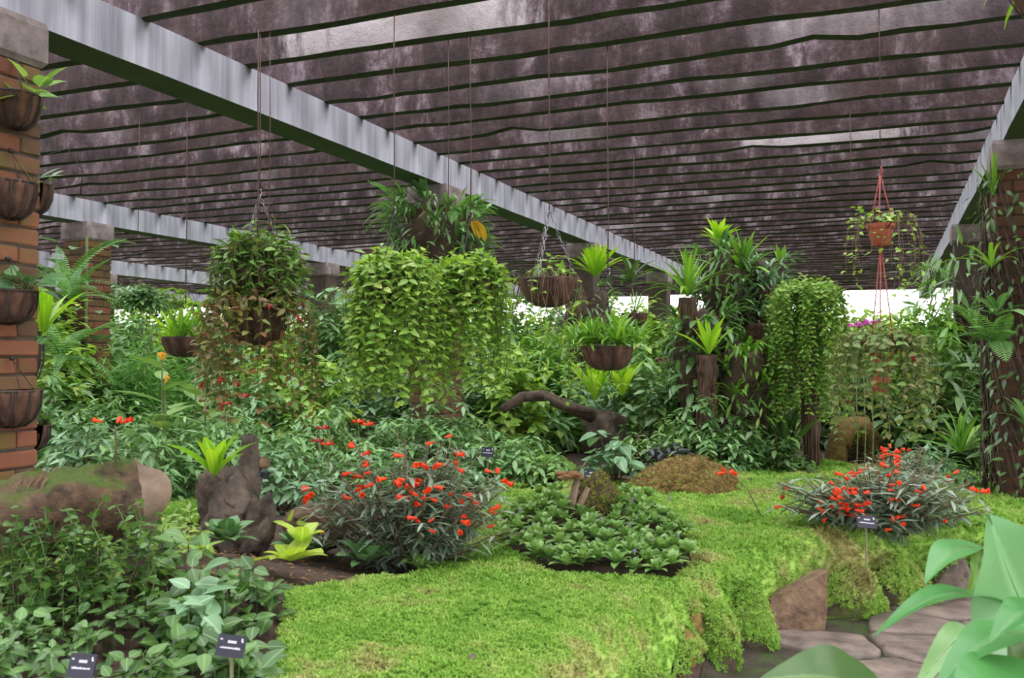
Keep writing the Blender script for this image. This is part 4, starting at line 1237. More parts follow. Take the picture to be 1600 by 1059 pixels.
drape('tangled bronze-green vine hanging over the middle terracotta pot', 'bronze_trailer', c10 + Vector((0, 0, .02)), 80, .29, (.15, .6), .05, 'wide', leaf_mat('dusty_leaf', [(92, 124, 52), (122, 138, 70), (134, 128, 86), (104, 148, 60), (84, 110, 50)], .45, .28), 220, arch=.05, crown=26, fl=12, flmat=P_CRIM, spacing=.055, r0=.5)
c11 = Vector((c9.x - .01, c9.y, W(1380, 588, 5.55).z)); terracotta('lowest terracotta pot below the vine tangle', c11, .06, .10, .07, False)
for k in range(3):
    q = W(1335 + k * 12, 510 - k * 3, 7.2); g_ = gp(1335 + k * 12, 7.2)
    t = thing('magenta_orchid', 'thin-stalked magenta blossom above the vine tangle beside the pots', 'flower', g_, group='magenta blossoms above the tangle')
    obj('stalk', MB().tube([(0, 0, -.02), (.02, .01, .6), Vector(q) - g_], .004, 4).mesh('stalk', M_STEM), t)
    for w_ in range(3): flower_at(t, q, (math.cos(w_ * 2), math.sin(w_ * 2), .2), .06, P_PINK)
# bare wires from the roof
for px, yb, d, lb in ((700, 330, 6.2, 'thin brown wire hanging from the slats beside the epiphyte-covered pillar'), (420, 400, 6.0, 'second thin wire hanging beside the lipstick plant'), (1329, 330, 7.5, 'short rusty wire hanging left of the highest terracotta pot'), (290, 480, 7.5, 'faint wire hanging above the bromeliad basket'), (216, 360, 8.0, 'faint dark wire hanging before the second beam')):
    b = WS(px, yb, d); o = obj('hanging_wire', MB().tube([b, b * .5 + Vector((b.x, b.y, Z_SLAT)) * .5 + Vector((.006, 0, 0)), (b.x, b.y, Z_SLAT + .03)], .0032, 5).mesh('hanging_wire', M_WIRE)); tag(o, lb, 'wire')

# ------------------------------------------------------------------ epiphytes on the pillars
def epiphyte_mass(label, center, r, h, n, L, shape, mat, nobj, straps=10, group=None, slot=None, name='epiphyte_clump'):
    t = thing(name, label, 'plant', center, 0, group)
    a = rng.uniform(0, 2 * PI, n); z = rng.uniform(-1, 1, n)
    o = np.stack([np.cos(a), np.sin(a), np.zeros(n)], -1)
    P = np.array(center) + o * (r * rng.uniform(.75, 1.1, (n, 1))); P[:, 2] += z * h
    D = o + np.array([0, 0, 0]) + rng.normal(0, .5, (n, 3)); D[:, 2] += rng.uniform(-.9, .4, n)
    add_leaves(t, P, D, o * .4 + np.array([0, 0, 1.0]), L * rng.uniform(.6, 1.3, n), shape, mat, nobj)
    mb = MB()
    for k in range(60):
        aa = rng.uniform(0, 6.28); rr = r * rng.uniform(.7, 1.0); z0 = center[2] + rng.uniform(-.3, 1) * h
        p = Vector((center[0] + math.cos(aa) * rr, center[1] + math.sin(aa) * rr, z0)); ln = rng.uniform(.2, .7) * h
        mb.tube([p, p + Vector((rng.uniform(-.05, .05), rng.uniform(-.05, .05), -ln * .5)), p + Vector((rng.uniform(-.09, .09), rng.uniform(-.09, .09), -ln))], .004, 3)
    add_mesh(t, mb, 'roots', M_BARK, 'stuff')
    obj('root_ball', rock_mesh('root_ball', (r * .86, r * .86, h * .95), int(abs(center[0] * 100)) % 90, M_BARK, sub=4, rough=.35, cuts=0), t)
    for k in range(straps):
        aa = k * 2.4; zz = rs.uniform(-.6, .95) * h
        rosette_parts(t, 7, rs.choice((.32, .4)), .045, mat, kind='strap', a0=(.5, 1.1), a1=(1.5, 2.5), off=(math.cos(aa) * r * .8, math.sin(aa) * r * .8, zz), fan=(aa - .8, aa + .8))
    return t
c = Vector((-4.42, 8.8, 2.86))
epiphyte_mass('shaggy clump of ferns and roots wrapped around the pillar under the long beam', c, .48, .42, 760, .16, 'lance', L_SHRUB, 300, 30)
fern('arching fern fronds on the left of the pillar clump', c + Vector((-.28, -.1, .25)), 8, .55, .16, L_FEATH, a0=(.5, 1.0), a1=(1.6, 2.6), fan=(2.2, 4.4))
fern('fern fronds on the right of the pillar clump', c + Vector((.28, -.1, .2)), 7, .5, .15, L_FEATH, a0=(.5, 1.0), a1=(1.6, 2.6), fan=(-1.4, .8))
t = rosette('dry_frond', 'rust-brown dead frond hanging on the pillar clump', 'leaf', c + Vector((.05, -.40, .32)), 2, .6, .07, L_DRY, kind='nest', a0=(2.3, 2.4), a1=(3.0, 3.1), fan=(-1.7, -1.4))
t = rosette('yellowed_leaf', 'yellow ageing leaf on the pillar clump', 'leaf', W(740, 345, 9.2), 2, .3, .11, leaf_mat('aged_leaf', [(206, 170, 40), (190, 150, 50)], .5, .3), kind='nest', a0=(2.0, 2.1), a1=(2.9, 3.0), fan=(-1.9, -1.2))
c = Vector((-4.42, 14.0, 2.25))
epiphyte_mass('root-bound clump on the second pillar under the nest fern', c, .42, .5, 260, .18, 'lance', L_SHRUB, 60, 12)
rosette('nest_fern', 'bright nest fern crowning the second pillar below the long beam', 'fern', W(930, 432, 13.6), 22, .62, .10, L_NEST, a0=(.05, .9), a1=(.4, 1.6))
rosette('staghorn_fern', 'dark staghorn fronds beside the nest fern on the second pillar', 'fern', W(985, 440, 13.4), 14, .6, .09, L_DARK, a0=(.4, 1.3), a1=(1.2, 2.3), kind='strap')
c = Vector((1.05, 8.8, 2.35))
# creepers on the near right pillar
def pillar_creeper(label, x, y, z0, z1, r, n, L, shape, mat, nobj, roots=70, name='creeper'):
    t = thing(name, label, 'vine', (x, y, z0))
    a = rng.uniform(0, 2 * PI, n); o = np.stack([np.cos(a), np.sin(a), np.zeros(n)], -1)
    P = np.array([x, y, 0]) + o * (r * rng.uniform(.95, 1.3, (n, 1))); P[:, 2] = rng.uniform(z0, z1, n)
    D = o * .6 + rng.normal(0, .4, (n, 3)); D[:, 2] -= .7
    add_leaves(t, P, D, o + np.array([0, 0, .6]), L * rng.uniform(.6, 1.25, n), shape, mat, nobj)
    mb = MB()
    for k in range(roots):
        aa = rng.uniform(0, 6.28); zz = rng.uniform(z0 + .3, z1); ln = rng.uniform(.3, .9); rr = r * rng.uniform(.95, 1.08)
        pts = [Vector((x + math.cos(aa + u * .5) * (rr + .02 * math.sin(u * 7)), y + math.sin(aa + u * .5) * (rr + .02 * math.sin(u * 7)), max(z0, zz - u * ln))) for u in (0, .33, .66, 1)]
        mb.tube(pts, rng.uniform(.003, .010), 4)
    add_mesh(t, mb, 'aerial_roots', M_BARK, 'stuff')
    return t
pillar_creeper('tangle of dark roots and small leaves on the right-hand brick pillar', 1.05, 8.8, .5, 3.15, .29, 800, .085, 'ell', L_DARK, 300, 300)
rosette('epiphyte', 'upright green straps at the top of the root-tangled pillar', 'plant', (.83, 8.58, 2.95), 9, .42, .035, L_STRAP, kind='strap', a0=(.05, .5), a1=(.2, .9))
rosette('epiphyte', 'arching pale straps halfway up the root-tangled pillar', 'plant', (.80, 8.50, 2.35), 10, .42, .035, L_STRAP, kind='strap', a0=(.4, 1.0), a1=(1.6, 2.4))
rosette('epiphyte', 'broad drooping leaves on the root-tangled pillar near eye level', 'plant', (.84, 8.52, 1.95), 12, .36, .075, L_SHRUB, kind='nest', a0=(.4, 1.2), a1=(1.4, 2.4))
rosette('nest_fern', 'nest fern with yellow straps low beside the root-tangled pillar', 'fern', (.58, 8.95, .78), 15, .5, .06, L_STRAP, kind='strap', a0=(.1, 1.1), a1=(.6, 1.9))
rosette('epiphyte', 'low arching leaves at the foot of the root-tangled pillar', 'plant', (1.05, 8.45, 1.05), 12, .4, .05, L_SHRUB, kind='strap', a0=(.3, 1.1), a1=(1.2, 2.2))
fern('grey-green fern fronds reaching out from the right-hand pillar', (.82, 8.45, 1.72), 6, .55, .18, L_FERN, a0=(.6, 1.1), a1=(1.5, 2.2), fan=(3.6, 5.2))
pillar_creeper('mass of long drooping leaves burying the pillar behind the root-tangled one', 1.05, 14.0, .4, 3.1, .50, 700, .26, 'lance', L_SHRUB, 220, 60)
# climber on the beam-two pillar, split leaves
pot = thing('split_leaf_climber', 'climber with big pale leaves on the brick pillar by the second beam', 'plant', (-9.72, 9.1, 1.4))
n = 26; zz = rng.uniform(1.6, 3.3, n); aa = rng.uniform(-2.6, .6, n)
P = np.stack([-9.95 + .34 * np.cos(aa), 9.4 + .34 * np.sin(aa), zz], -1); D = np.stack([np.cos(aa), np.sin(aa), rng.uniform(-.3, .5, n)], -1)
add_leaves(pot, P, D, np.stack([np.cos(aa) * .4, np.sin(aa) * .4, np.ones(n)], -1), .30 * rng.uniform(.6, 1.2, n), 'heart', L_BLUE, n)
add_mesh(pot, MB().tube([(-9.7, 9.15, .3), (-9.68, 9.14, 1.5), (-9.7, 9.15, 3.2)], .02, 6), 'stem', M_STEM)

# ------------------------------------------------------------------ red-flowered bushes
def red_bush(label, base, nst, hr, spread, L, nobj, nfl, toward=None):
    t = thing('flowering_bush', label, 'bush', base, 0, 'red-flowered bushes')
    P = []; D = []; Nn = []; mb = MB(); tips = []
    for i in range(nst):
        a = rng.uniform(0, 2 * PI); lean = rng.uniform(.1, 1.0) ** .8; h = rng.uniform(*hr) * (1 - .35 * lean)
        ex = np.array([math.cos(a) * spread[0] * lean, math.sin(a) * spread[1] * lean, 0])
        ex = np.array([RGT.x, RGT.y, 0]) * ex[0] + np.array([FWD.x, FWD.y, 0]) * ex[1]
        b = np.array(base) + ex * .25; pts = [b + np.array([0, 0, -.03])] + [b + ex * .75 * u ** 1.3 + np.array([0, 0, h * u ** .9]) for u in (.25, .5, .75, 1)]
        pts = np.array(pts); mb.tube(pts, [.006, .005, .0045, .004, .003], 4)
        Q, T = resample(pts, L * .14); n = len(Q)
        st = int(n * .05); end = n if rng.random() < .6 else int(n * .85)
        for k in range(st, end):
            ph = k * 2.4 + rng.uniform(-.3, .3)
            d = np.array([math.cos(ph), math.sin(ph), rng.uniform(-.35, .45)])
            P.append(Q[k]); D.append(d); Nn.append((rng.normal(0, .2), rng.normal(0, .2), 1))
        tips.append(pts[-1])
    add_leaves(t, P, D, Nn, L * rng.uniform(.6, 1.2, len(P)), 'lance', L_GREY, nobj)
    order = sorted(range(len(tips)), key=lambda i: (Vector(tips[i]) - EYE).length + rs.uniform(-.3, .3))
    for i in order[:nfl]:
        for k in range(rs.randint(1, 5)):
            a = rs.uniform(0, 6.28); d = Vector((math.cos(a), math.sin(a), rs.uniform(-.5, .5)))
            flower_at(t, Vector(tips[i]) + d * .03 + Vector((0, 0, rs.uniform(-.06, .03))), d, rs.uniform(.04, .062), P_RED)
    add_mesh(t, mb, 'stems', M_BROWNSTEM, 'stuff')
    return t
red_bush('tall grey-leaved bush with orange-red flowers left of the lawn', gp(640, 5.35), 150, (.3, .88), (.66, .40), .13, 300, 22)
red_bush('low spreading grey-leaved bush with orange-red flowers on the right lawn', gp(1370, 6.3), 200, (.2, .52), (.74, .44), .14, 300, 26)
red_bush('sparse red-flowered bush behind the low spreading one', gp(1405, 7.5), 60, (.3, .55), (.45, .3), .10, 100, 12)
for px, py, d, lb in ((1136, 738, 6.6, 'lone orange-red flower spray reaching out over the far lawn'), (1402 + 128, 770, 6.4, 'orange-red flower spray leaning out at the bush edge by the brick pillar')):
    b = gp(px + (60 if px < 1300 else -50), d); e = W(px, py, d); t = thing('flower_spray', lb, 'flower', b)
    obj('stem', MB().tube([(0, 0, 0), (Vector(e) - b) * .5 + Vector((0, 0, .08)), Vector(e) - b], .004, 5).mesh('stem', M_BROWNSTEM), t)
    for k in range(7):
        a = k * 1.1; dd_ = Vector((math.cos(a), math.sin(a), rs.uniform(-.3, .5))); flower_at(t, e + dd_ * .02, dd_, .05, P_RED)

# ------------------------------------------------------------------ planting in the middle of the lawn
rs2 = random.Random(9)
spots = []
tries = 0
while len(spots) < 150 and tries < 6000:
    tries += 1
    px = rs2.uniform(785, 1078); py = rs2.uniform(778, 890)
    p = G(px, py, .48)
    if not bool(inpoly(np.array([p.x]), np.array([p.y]), HOLE)[0]): continue
    if any((p - q).length < .072 for q in spots): continue
    if 875 < px < 965 and py < 812: continue
    spots.append(p)
for i, p in enumerate(sorted(spots, key=lambda q: q.dot(FWD))):
    g = Vector((p.x, p.y, gz1(p.x, p.y)))
    t = thing('bedding_plant', 'small green rosette in the round bed in the middle of the lawn', 'plant', g, rs2.uniform(0, 6), 'bedding plants in the round bed')
    rosette_parts(t, 13, .10, .048, L_ROS, kind='nest', a0=(.15, 1.2), a1=(.7, 2.0), off=(0, 0, .05 + .07 * rs2.random()))
    if i % 13 == 2: o = flower_at(t, Vector((0, 0, 0)), (0, 0, 1), .03, P_PURP); o.location = (0, 0, .13)
bush('broad_leaf_shrub', 'broad blue-green leaves on tall stalks behind the black sign', 'shrub', gp(965, 8.3), .38, .3, .55, 26, 5, 'wide', .17, L_BLUE, 130, el=.1)
bush('dark_purple_shrub', 'low grey-purple leaved mound behind the brown mossy boulder', 'shrub', gp(1050, 9.3), .3, .22, .42, 45, 6, 'ell', .12, L_PURP, 120)

# ------------------------------------------------------------------ signs
def sign(label, px, py, d, w, h, tilt=-.5, yaw=0.0, rows=((.15, .22, .5, .05), (.3, .28, .16, .05), (.62, .5, .7, .05)), stake=.2, roll=.06):
    c = W(px, py, d); g = gz1(c.x, c.y)
    t = thing('plant_sign', label, 'sign', (c.x, c.y, g), YAW + yaw, 'black plant name signs')
    R = Matrix.Rotation(tilt, 4, 'X') @ Matrix.Rotation(roll, 4, 'Y'); zc = c.z - g
    Mx = Matrix.Translation((0, 0, zc)) @ R
    obj('plate', MB().box((-w / 2, -.002, -h / 2), (w / 2, .002, h / 2), Mx).mesh('plate', M_SIGN, False), t)
    obj('stake', MB().tube([(0, .008, -.03), (0, .006, zc)], .006, 6).mesh('stake', M_STAKE), t)
    k = MB()
    def mark(x0, x1, z0, z1): k.box((x0 * w, -.0032, z0 * h), (x1 * w, -.0021, z1 * h), Mx)
    x = -.36
    while x < .34:                                     # the long line of small letters
        wd = rs2.uniform(.018, .035); mark(x, x + wd, -.14, -.14 + rs2.choice((.06, .08, .1))); x += wd + .012
    x = -.13
    while x < .13:                                     # the short line above it
        wd = rs2.uniform(.03, .05); mark(x, x + wd, .12, .24); x += wd + .016
    mark(.33, .38, .24, .38); mark(.36, .41, .2, .28)
    for q in range(4): mark(-.42 + q * .025, -.405 + q * .025, .24 - .02 * (q % 2), .30)
    o = obj('lettering', k.mesh('lettering', M_MARK, False), t)
    return t
sign('black plant sign on a stake behind the mossy stump', 924, 742, 7.9, .125, .10, -.35)
sign('black plant sign among the grey leaves of the low spreading red-flowered bush', 1354, 815, 5.72, .12, .08, -.5, roll=.1)
sign('black plant sign in the broad leaves at the bottom, nearer the lawn', 361, 1009, 3.08, .095, .07, -.4, roll=.12)
sign('black plant sign at the bottom edge under the creepers', 128, 1040, 2.98, .085, .075, -.4)
sign('small black sign behind the tall red-flowered bush', 762, 706, 8.2, .11, .09, -.35)
sign('tiny black sign on the lawn in front of the right-hand pillar', 1489, 780, 7.3, .06, .10, -.5)
for px, py, lb in ((1044, 795, 'small pale plastic tag stuck in the lawn beside the brown mossy boulder'), (1178, 762, 'thin dark label lying on the far lawn'), (1165, 778, 'second thin dark label lying on the lawn')):
    g = onground(px, py); o = obj('plant_tag', MB().box((-.008, -.002, -.03), (.008, .002, .08)).mesh('plant_tag', M_CHAIN if px < 1100 else M_SIGN, False), None, g + Vector((0, 0, .03)), (-.9 if px > 1100 else 0, .2, YAW + .4)); tag(o, lb, 'sign')

# ------------------------------------------------------------------ low plants along the left edge of the lawn
rosette('broad_rosette', 'dark silvery-veined rosette at the lawn edge before the red-flowered bush', 'plant', gp(572, 5.15, .06), 17, .20, .095, L_DEEP, a0=(.3, 1.2), a1=(.9, 1.9), fold=.25, wavy=.03)
rosette('broad_rosette', 'smaller green rosette right of the silvery-veined one', 'plant', gp(655, 5.15, .04), 12, .13, .07, L_ROS, a0=(.3, 1.2), a1=(.9, 1.9))
rosette('broad_rosette', 'dark green rosette at the foot of the tall craggy rock', 'plant', gp(465, 5.2, .08), 14, .16, .085, L_DEEP, a0=(.3, 1.2), a1=(.9, 1.9))
rosette('broad_rosette', 'green rosette on bare soil left of the yellow-green plant', 'plant', gp(355, 4.75, .08), 15, .18, .09, L_DEEP, a0=(.3, 1.2), a1=(.9, 1.9))
rosette('broad_rosette', 'dark rosette just behind the silvery-veined one', 'plant', gp(500, 5.45, .06), 10, .15, .085, L_DEEP, a0=(.3, 1.2), a1=(.9, 1.9))
t = rosette('yellow_green_plant', 'bright yellow-green broad-leaved plant on bare soil at the lawn edge', 'plant', gp(455, 4.55, .10), 8, .21, .11, L_YEL, a0=(.7, 1.3), a1=(1.3, 2.1), fold=.2)
rosette_parts(t, 5, .16, .085, L_YEL, a0=(.4, 1.0), a1=(1.0, 1.8), off=(-.05, .06, .08))
pot_plant('yellow_leaf_plant', 'pair of pale yellow-green leaves beside the tall craggy rock', W(455, 805, 5.3) - Vector((0, 0, .07)), 6, .1, 'ovate', L_YEL, .3, .05)

# ------------------------------------------------------------------ foreground left: creepers and broad leaves
def ground_cover(label, pxr, dr, n, L, shape, mat, nobj, hgt=(.05, .3), name='ground_cover', seed=0, el=.15, K=4, group=None):
    base = gp((pxr[0] + pxr[1]) / 2, (dr[0] + dr[1]) / 2)
    t = thing(name, label, 'plant', base, 0, group)
    px = rng.uniform(pxr[0], pxr[1], n); d = np.sqrt(rng.uniform(dr[0] ** 2, dr[1] ** 2, n))
    F2 = np.array([FWD.x, FWD.y]) / math.hypot(FWD.x, FWD.y); R2 = np.array([RGT.x, RGT.y])
    xy = F2 * d[:, None] + R2 * ((px - 800) / F_PX * d)[:, None]
    z = gz(xy[:, 0], xy[:, 1]); h = rng.uniform(hgt[0], hgt[1], n) * (.5 + vnoise(xy[:, 0], xy[:, 1], .25))
    tips = np.column_stack([xy, z + h]); ax = np.column_stack([rng.normal(0, .25, n) - FWD.x * .25, rng.normal(0, .25, n) - FWD.y * .25, np.ones(n)])
    P, D, Nn = whorls(tips, ax, K, el, gap=L * .18)
    add_leaves(t, P, D, Nn, L * rng.uniform(.6, 1.2, len(P)), shape, mat, nobj)
    mb = MB()
    for i in range(0, n, 2): mb.tube([tips[i] - np.array([0, 0, h[i] + .02]), tips[i]], .003, 3, False)
    add_mesh(t, mb, 'stems', M_STEM, 'stuff')
    return t
ground_cover('broad pale-green leaves covering the bottom left corner nearest the lawn', (225, 430), (3.2, 4.2), 130, .085, 'wide', L_CREEP, 300, (.02, .16))
ground_cover('dark leafy cover in the bottom left corner', (-60, 240), (3.12, 3.75), 150, .055, 'wide', L_CREEP, 300, (.02, .14))
ground_cover('mixed low leaves under the fallen log', (-40, 300), (3.75, 4.15), 70, .06, 'ovate', L_VINE, 200, (.02, .12))
ground_cover('low green cover between the log and the tall craggy rock', (225, 330), (4.3, 6.2), 90, .085, 'ell', L_VINE, 200, (.03, .14))
ground_cover('blue-green broad leaves near the lower black sign', (255, 330), (3.5, 3.8), 7, .13, 'wide', L_BLUE, 50, (.16, .24), K=3)
def creeper_spray(label, sl, L, shape, mat, nobj, name='creeping_vine', **kw):
    t = thing(name, label, 'vine', Vector(sl[0][0]), 0, 'creeping vines on the fallen log')
    vine_leaves(t, sl, L, shape, mat, nobj, **kw); return t
sl = []
for k in range(26):
    px = rs2.uniform(-20, 150); y0 = rs2.uniform(790, 850); n = 9; d0 = 3.85 + rs2.uniform(-.12, .1); ln = rs2.uniform(80, 260)
    sl.append(np.array([tuple(W(px + 12 * math.sin(i * .7 + k), y0 + ln * i / n, d0 - .22 * i / n)) for i in range(n + 1)]))
creeper_spray('round-leaved creeper hanging in strings below the left end of the fallen log', sl, .042, 'round', L_CREEP, 300, spacing=.033, droop=.1)
sl = []
for k in range(16):
    px = rs2.uniform(140, 235); y0 = rs2.uniform(770, 900); n = 9; d0 = 3.9 + rs2.uniform(-.12, .1); ln = rs2.uniform(80, 260)
    sl.append(np.array([tuple(W(px + 14 * math.sin(i * .6 + k), y0 + ln * i / n, d0 - .25 * i / n)) for i in range(n + 1)]))
creeper_spray('round-leaved creeper hanging in strings below the sawn end of the log', sl, .042, 'round', L_CREEP, 220, spacing=.036, droop=.1)
ground_cover('tiny-leaved creeper along the top of the fallen log', (-30, 75), (4.02, 4.3), 20, .05, 'round', L_VINE, 80, (.30, .42))

# fallen leaves and twigs on the bare soil
n = 900; px = rng.uniform(240, 760, n); d = rng.uniform(4.2, 6.6, n)
F2 = np.array([FWD.x, FWD.y]) / math.hypot(FWD.x, FWD.y); xy = F2 * d[:, None] + np.array([RGT.x, RGT.y]) * ((px - 800) / F_PX * d)[:, None]
k_ = ~lawn_mask(xy[:, 0], xy[:, 1]); xy = xy[k_]; n = len(xy)
lit = thing('leaf_litter', 'brown fallen leaves and bark chips scattered on the bare soil', 'litter', (xy[0, 0], xy[0, 1], .42), kind='stuff')
add_leaves(lit, np.column_stack([xy, gz(xy[:, 0], xy[:, 1]) + .008]), np.column_stack([rng.normal(0, 1, (n, 2)), rng.normal(0, .15, n)]), np.column_stack([rng.normal(0, .3, (n, 2)), np.ones(n)]), .04 * rng.uniform(.5, 1.4, n), 'ell', L_DRY, 0, join='litter')

# ------------------------------------------------------------------ leafy shrub beds behind
BEDS = [
    (130, 7.6, 640, .42, 'bluish shrub beside the brick pillar in the shrub bed', L_BLUE), (215, 7.4, 652, .45, 'shrub behind the log-top flower in the shrub bed', L_SHRUB),
    (300, 7.7, 650, .45, 'shrub straight behind the small nest fern', L_SHRUB), (255, 8.8, 628, .5, 'taller shrub in the second row of the left bed', L_SHRUB),
    (370, 8.3, 640, .5, 'shrub behind the tall craggy rock', L_SHRUB), (345, 9.6, 616, .5, 'shrub in the back row of the left bed below the bronze vine', L_SHRUB),
    (450, 8.6, 650, .5, 'shrub beside the crimson buds in the left bed', L_SHRUB), (440, 7.4, 690, .42, 'front shrub of the left bed near the narrow dark rock', L_BLUE),
    (505, 9.4, 630, .45, 'shrub under the gap between bronze vine and vine curtain', L_SHRUB), (170, 9.8, 606, .5, 'shrub under the drooping ferns', L_SHRUB),
    (600, 9.2, 650, .5, 'shrub below the broad vine curtain', L_SHRUB), (680, 8.9, 655, .5, 'shrub behind the tall red-flowered bush', L_SHRUB),
    (640, 10.6, 630, .5, 'back-row shrub below the broad vine curtain', L_SHRUB), (740, 9.8, 656, .5, 'shrub left of the fallen branches', L_SHRUB),
    (770, 8.6, 676, .45, 'front shrub of the middle bed at the back of the lawn', L_SHRUB), (830, 9.2, 676, .42, 'shrub below the fallen branches', L_SHRUB),
    (845, 8.5, 706, .32, 'small shrub right at the back edge of the lawn', L_ROS), (725, 8.0, 722, .28, 'low leafy clump at the lawn edge behind the red flowers', L_BLUE),
    (1000, 10.0, 676, .4, 'shrub right of the rough stump', L_ROS), (1120, 9.4, 668, .42, 'pale-veined shrub behind the brown mossy boulder', L_SHRUB),
    (1165, 9.9, 664, .42, 'pale-veined shrub nearer the moss-covered arch', L_SHRUB), (1440, 8.6, 690, .36, 'blue-green shrub behind the sparse red-flowered bush', L_BLUE),
    (1495, 8.2, 716, .26, 'small blue-green shrub at the foot of the brick pillar', L_BLUE), (1095, 9.7, 610, .34, 'upright shrub in front of the dark short post', L_SHRUB), (1150, 9.6, 628, .34, 'upright shrub in front of the cup-topped post', L_DARK), (668, 9.3, 600, .3, 'upright shrub left of the epiphyte-wrapped pillar foot', L_SHRUB), (705, 9.1, 592, .34, 'upright shrub at the foot of the epiphyte-wrapped pillar', L_SHRUB), (1060, 9.6, 652, .36, 'shrub before the tower foot', L_ROS), (1220, 9.6, 668, .34, 'shrub before the trunk of the vine column', L_DARK), (560, 8.2, 690, .4, 'shrub just behind the stem of the tall red-flowered bush', L_SHRUB)]
for px, d, ty, r, lb, mt in BEDS:
    h = height(px, ty, d)
    bush('leafy_shrub', lb, 'shrub', gp(px, d), r, r * .85, max(.2, h), int(105 * (r / .45) ** 2), 6, 'ell', .125 if r > .3 else .10, mt, 110, el=.1, group='leafy shrubs in the beds', lo=.78)
for k, (px, py) in enumerate(((380, 620), (352, 632), (505, 670), (497, 690), (560, 660), (575, 664), (512, 695))):
    t = thing('red_bud', 'crimson bud cluster low among the leafy shrubs', 'flower', W(px, py, 7.0), group='crimson buds among the shrubs')
    zg = gz1(t.location.x, t.location.y) - t.location.z
    obj('stalk', MB().tube([(0, 0, zg - .02), (.01, .01, zg * .5), (0, 0, 0)], .003, 4).mesh('stalk', M_STEM), t)
    for q in range(3): o = flower_at(t, W(px, py, 7.0), (math.cos(q * 2), math.sin(q * 2), .3), .05, P_CRIM if k < 4 else P_RED)

# stump with logs and bright nest ferns
st = W(945, 650, 11.2)
rock('rough_stump', 'dark rough-barked stump behind the bed, topped by nest ferns', 'stump', Vector((st.x, st.y, .62)), (.24, .22, .48), 61, M_ROCK, (0, .1, 0), rough=.45, cuts=3)
def branch(label, pts, r):
    t = obj('fallen_branch', MB().tube(pts, r, 9).mesh('fallen_branch', M_BARK), None); return tag(t, label, 'branch', 'fallen branches by the stump')
branch('thick curved fallen branch left of the rough stump', [W(785, 640, 10.2), W(815, 620, 10.3), W(850, 618, 10.4), W(880, 632, 10.6), W(925, 650, 10.9)], [.05, .06, .065, .07, .08])
branch('thin straight fallen branch against the rough stump', [W(845, 616, 10.2), W(880, 634, 10.3), W(925, 642, 10.6)], [.035, .045, .04])
rosette('nest_fern', 'bright yellow-green nest fern on the rough stump', 'fern', W(930, 625, 11.0), 20, .62, .085, L_NEST, a0=(.05, .7), a1=(.3, 1.2))
rosette('nest_fern', 'broader nest fern leaves right of the one on the rough stump', 'fern', W(972, 618, 11.1), 11, .62, .12, L_NEST, a0=(.1, .8), a1=(.3, 1.2))

# ------------------------------------------------------------------ epiphyte tower right of centre
def trunk(label, pts, r, name='epiphyte_post', cat='stump', mat=None, sides=12):
    P = [Vector(p) for p in pts]; fine = []; rad = []
    for i in range(len(P) - 1):
        for u in np.linspace(0, 1, 7)[:-1]:
            fine.append(P[i].lerp(P[i + 1], u)); rad.append((r[i] * (1 - u) + r[i + 1] * u) * rs2.uniform(.88, 1.12))
    fine.append(P[-1]); rad.append(r[-1])
    o = obj(name, MB().tube(fine, rad, sides).mesh(name, mat or M_BARK), None)
    mb = MB(); n = len(fine)
    for k in range(46):
        a = rs2.uniform(0, 6.28); i0 = rs2.randrange(0, n - 3); i1 = min(n - 1, i0 + rs2.randint(3, 8))
        mb.tube([fine[i] + Vector((math.cos(a + .06 * (i - i0)), math.sin(a + .06 * (i - i0)), 0)) * (rad[i] * 1.02 + .012 * math.sin(i * 2.1 + k)) for i in range(i0, i1 + 1)], rs2.uniform(.005, .014), 4)
    fb = obj('fibres', mb.mesh('fibres', M_COIR), o); fb['kind'] = 'stuff'
    return tag(o, label, cat)
def vert(px, d, ys): return [Vector((gp(px, d).x, gp(px, d).y, W(px, y, d).z)) for y in ys]
trunk('thick dark post carrying the arching strap fern right of the long beam end', [gp(1075, 10.3, -.05)] + vert(1075, 10.3, (600, 520, 465)), [0.072, 0.080, 0.088, 0.104])
trunk('tall slim post carrying the topmost epiphyte below the slats', [gp(1125, 10.9, -.05)] + vert(1125, 10.9, (600, 480, 385)), [0.072, 0.080, 0.064, 0.048])
trunk('brown fibrous post with a cup-shaped top', [gp(1182, 10.5, -.05)] + vert(1182, 10.5, (620, 540, 505)), [0.096, 0.096, 0.080, 0.088], mat=M_COIR)
trunk('leaning grey post with an upright fern on top at right of the tower', [gp(1215, 11.1, -.05)] + vert(1218, 11.1, (520, 415)), [0.048, 0.040, 0.040])
trunk('dark short post carrying a pale nest fern in front of the tower', [gp(1105, 9.9, -.05)] + vert(1105, 9.9, (620, 555)), [0.080, 0.088, 0.104])
trunk('low dark stump under the ground-level strap fern', [gp(1098, 10.6, -.05)] + vert(1098, 10.6, (655, 640)), [0.096, 0.096, 0.112])
rosette('strap_fern', 'large arching strap fern on the thick dark post', 'fern', vert(1075, 10.3, (462,))[0], 36, .66, .048, L_STRAP, kind='strap', a0=(.05, 1.1), a1=(.5, 2.2))
rosette('strap_fern', 'topmost yellow-green epiphyte high on the tall slim post', 'fern', vert(1122, 10.9, (376,))[0], 26, .33, .06, L_NEST, a0=(.05, 1.0), a1=(.3, 1.5))
rosette('strap_fern', 'dark spreading strap fern halfway up the tall slim post', 'fern', vert(1160, 10.8, (425,))[0], 30, .58, .06, L_STRAP, kind='strap', a0=(.1, 1.3), a1=(.5, 2.2))
rosette('strap_fern', 'green strap fern below the topmost epiphyte', 'fern', vert(1135, 10.9, (400,))[0], 18, .42, .06, L_SHRUB, kind='strap', a0=(.3, 1.3), a1=(.8, 2.3))
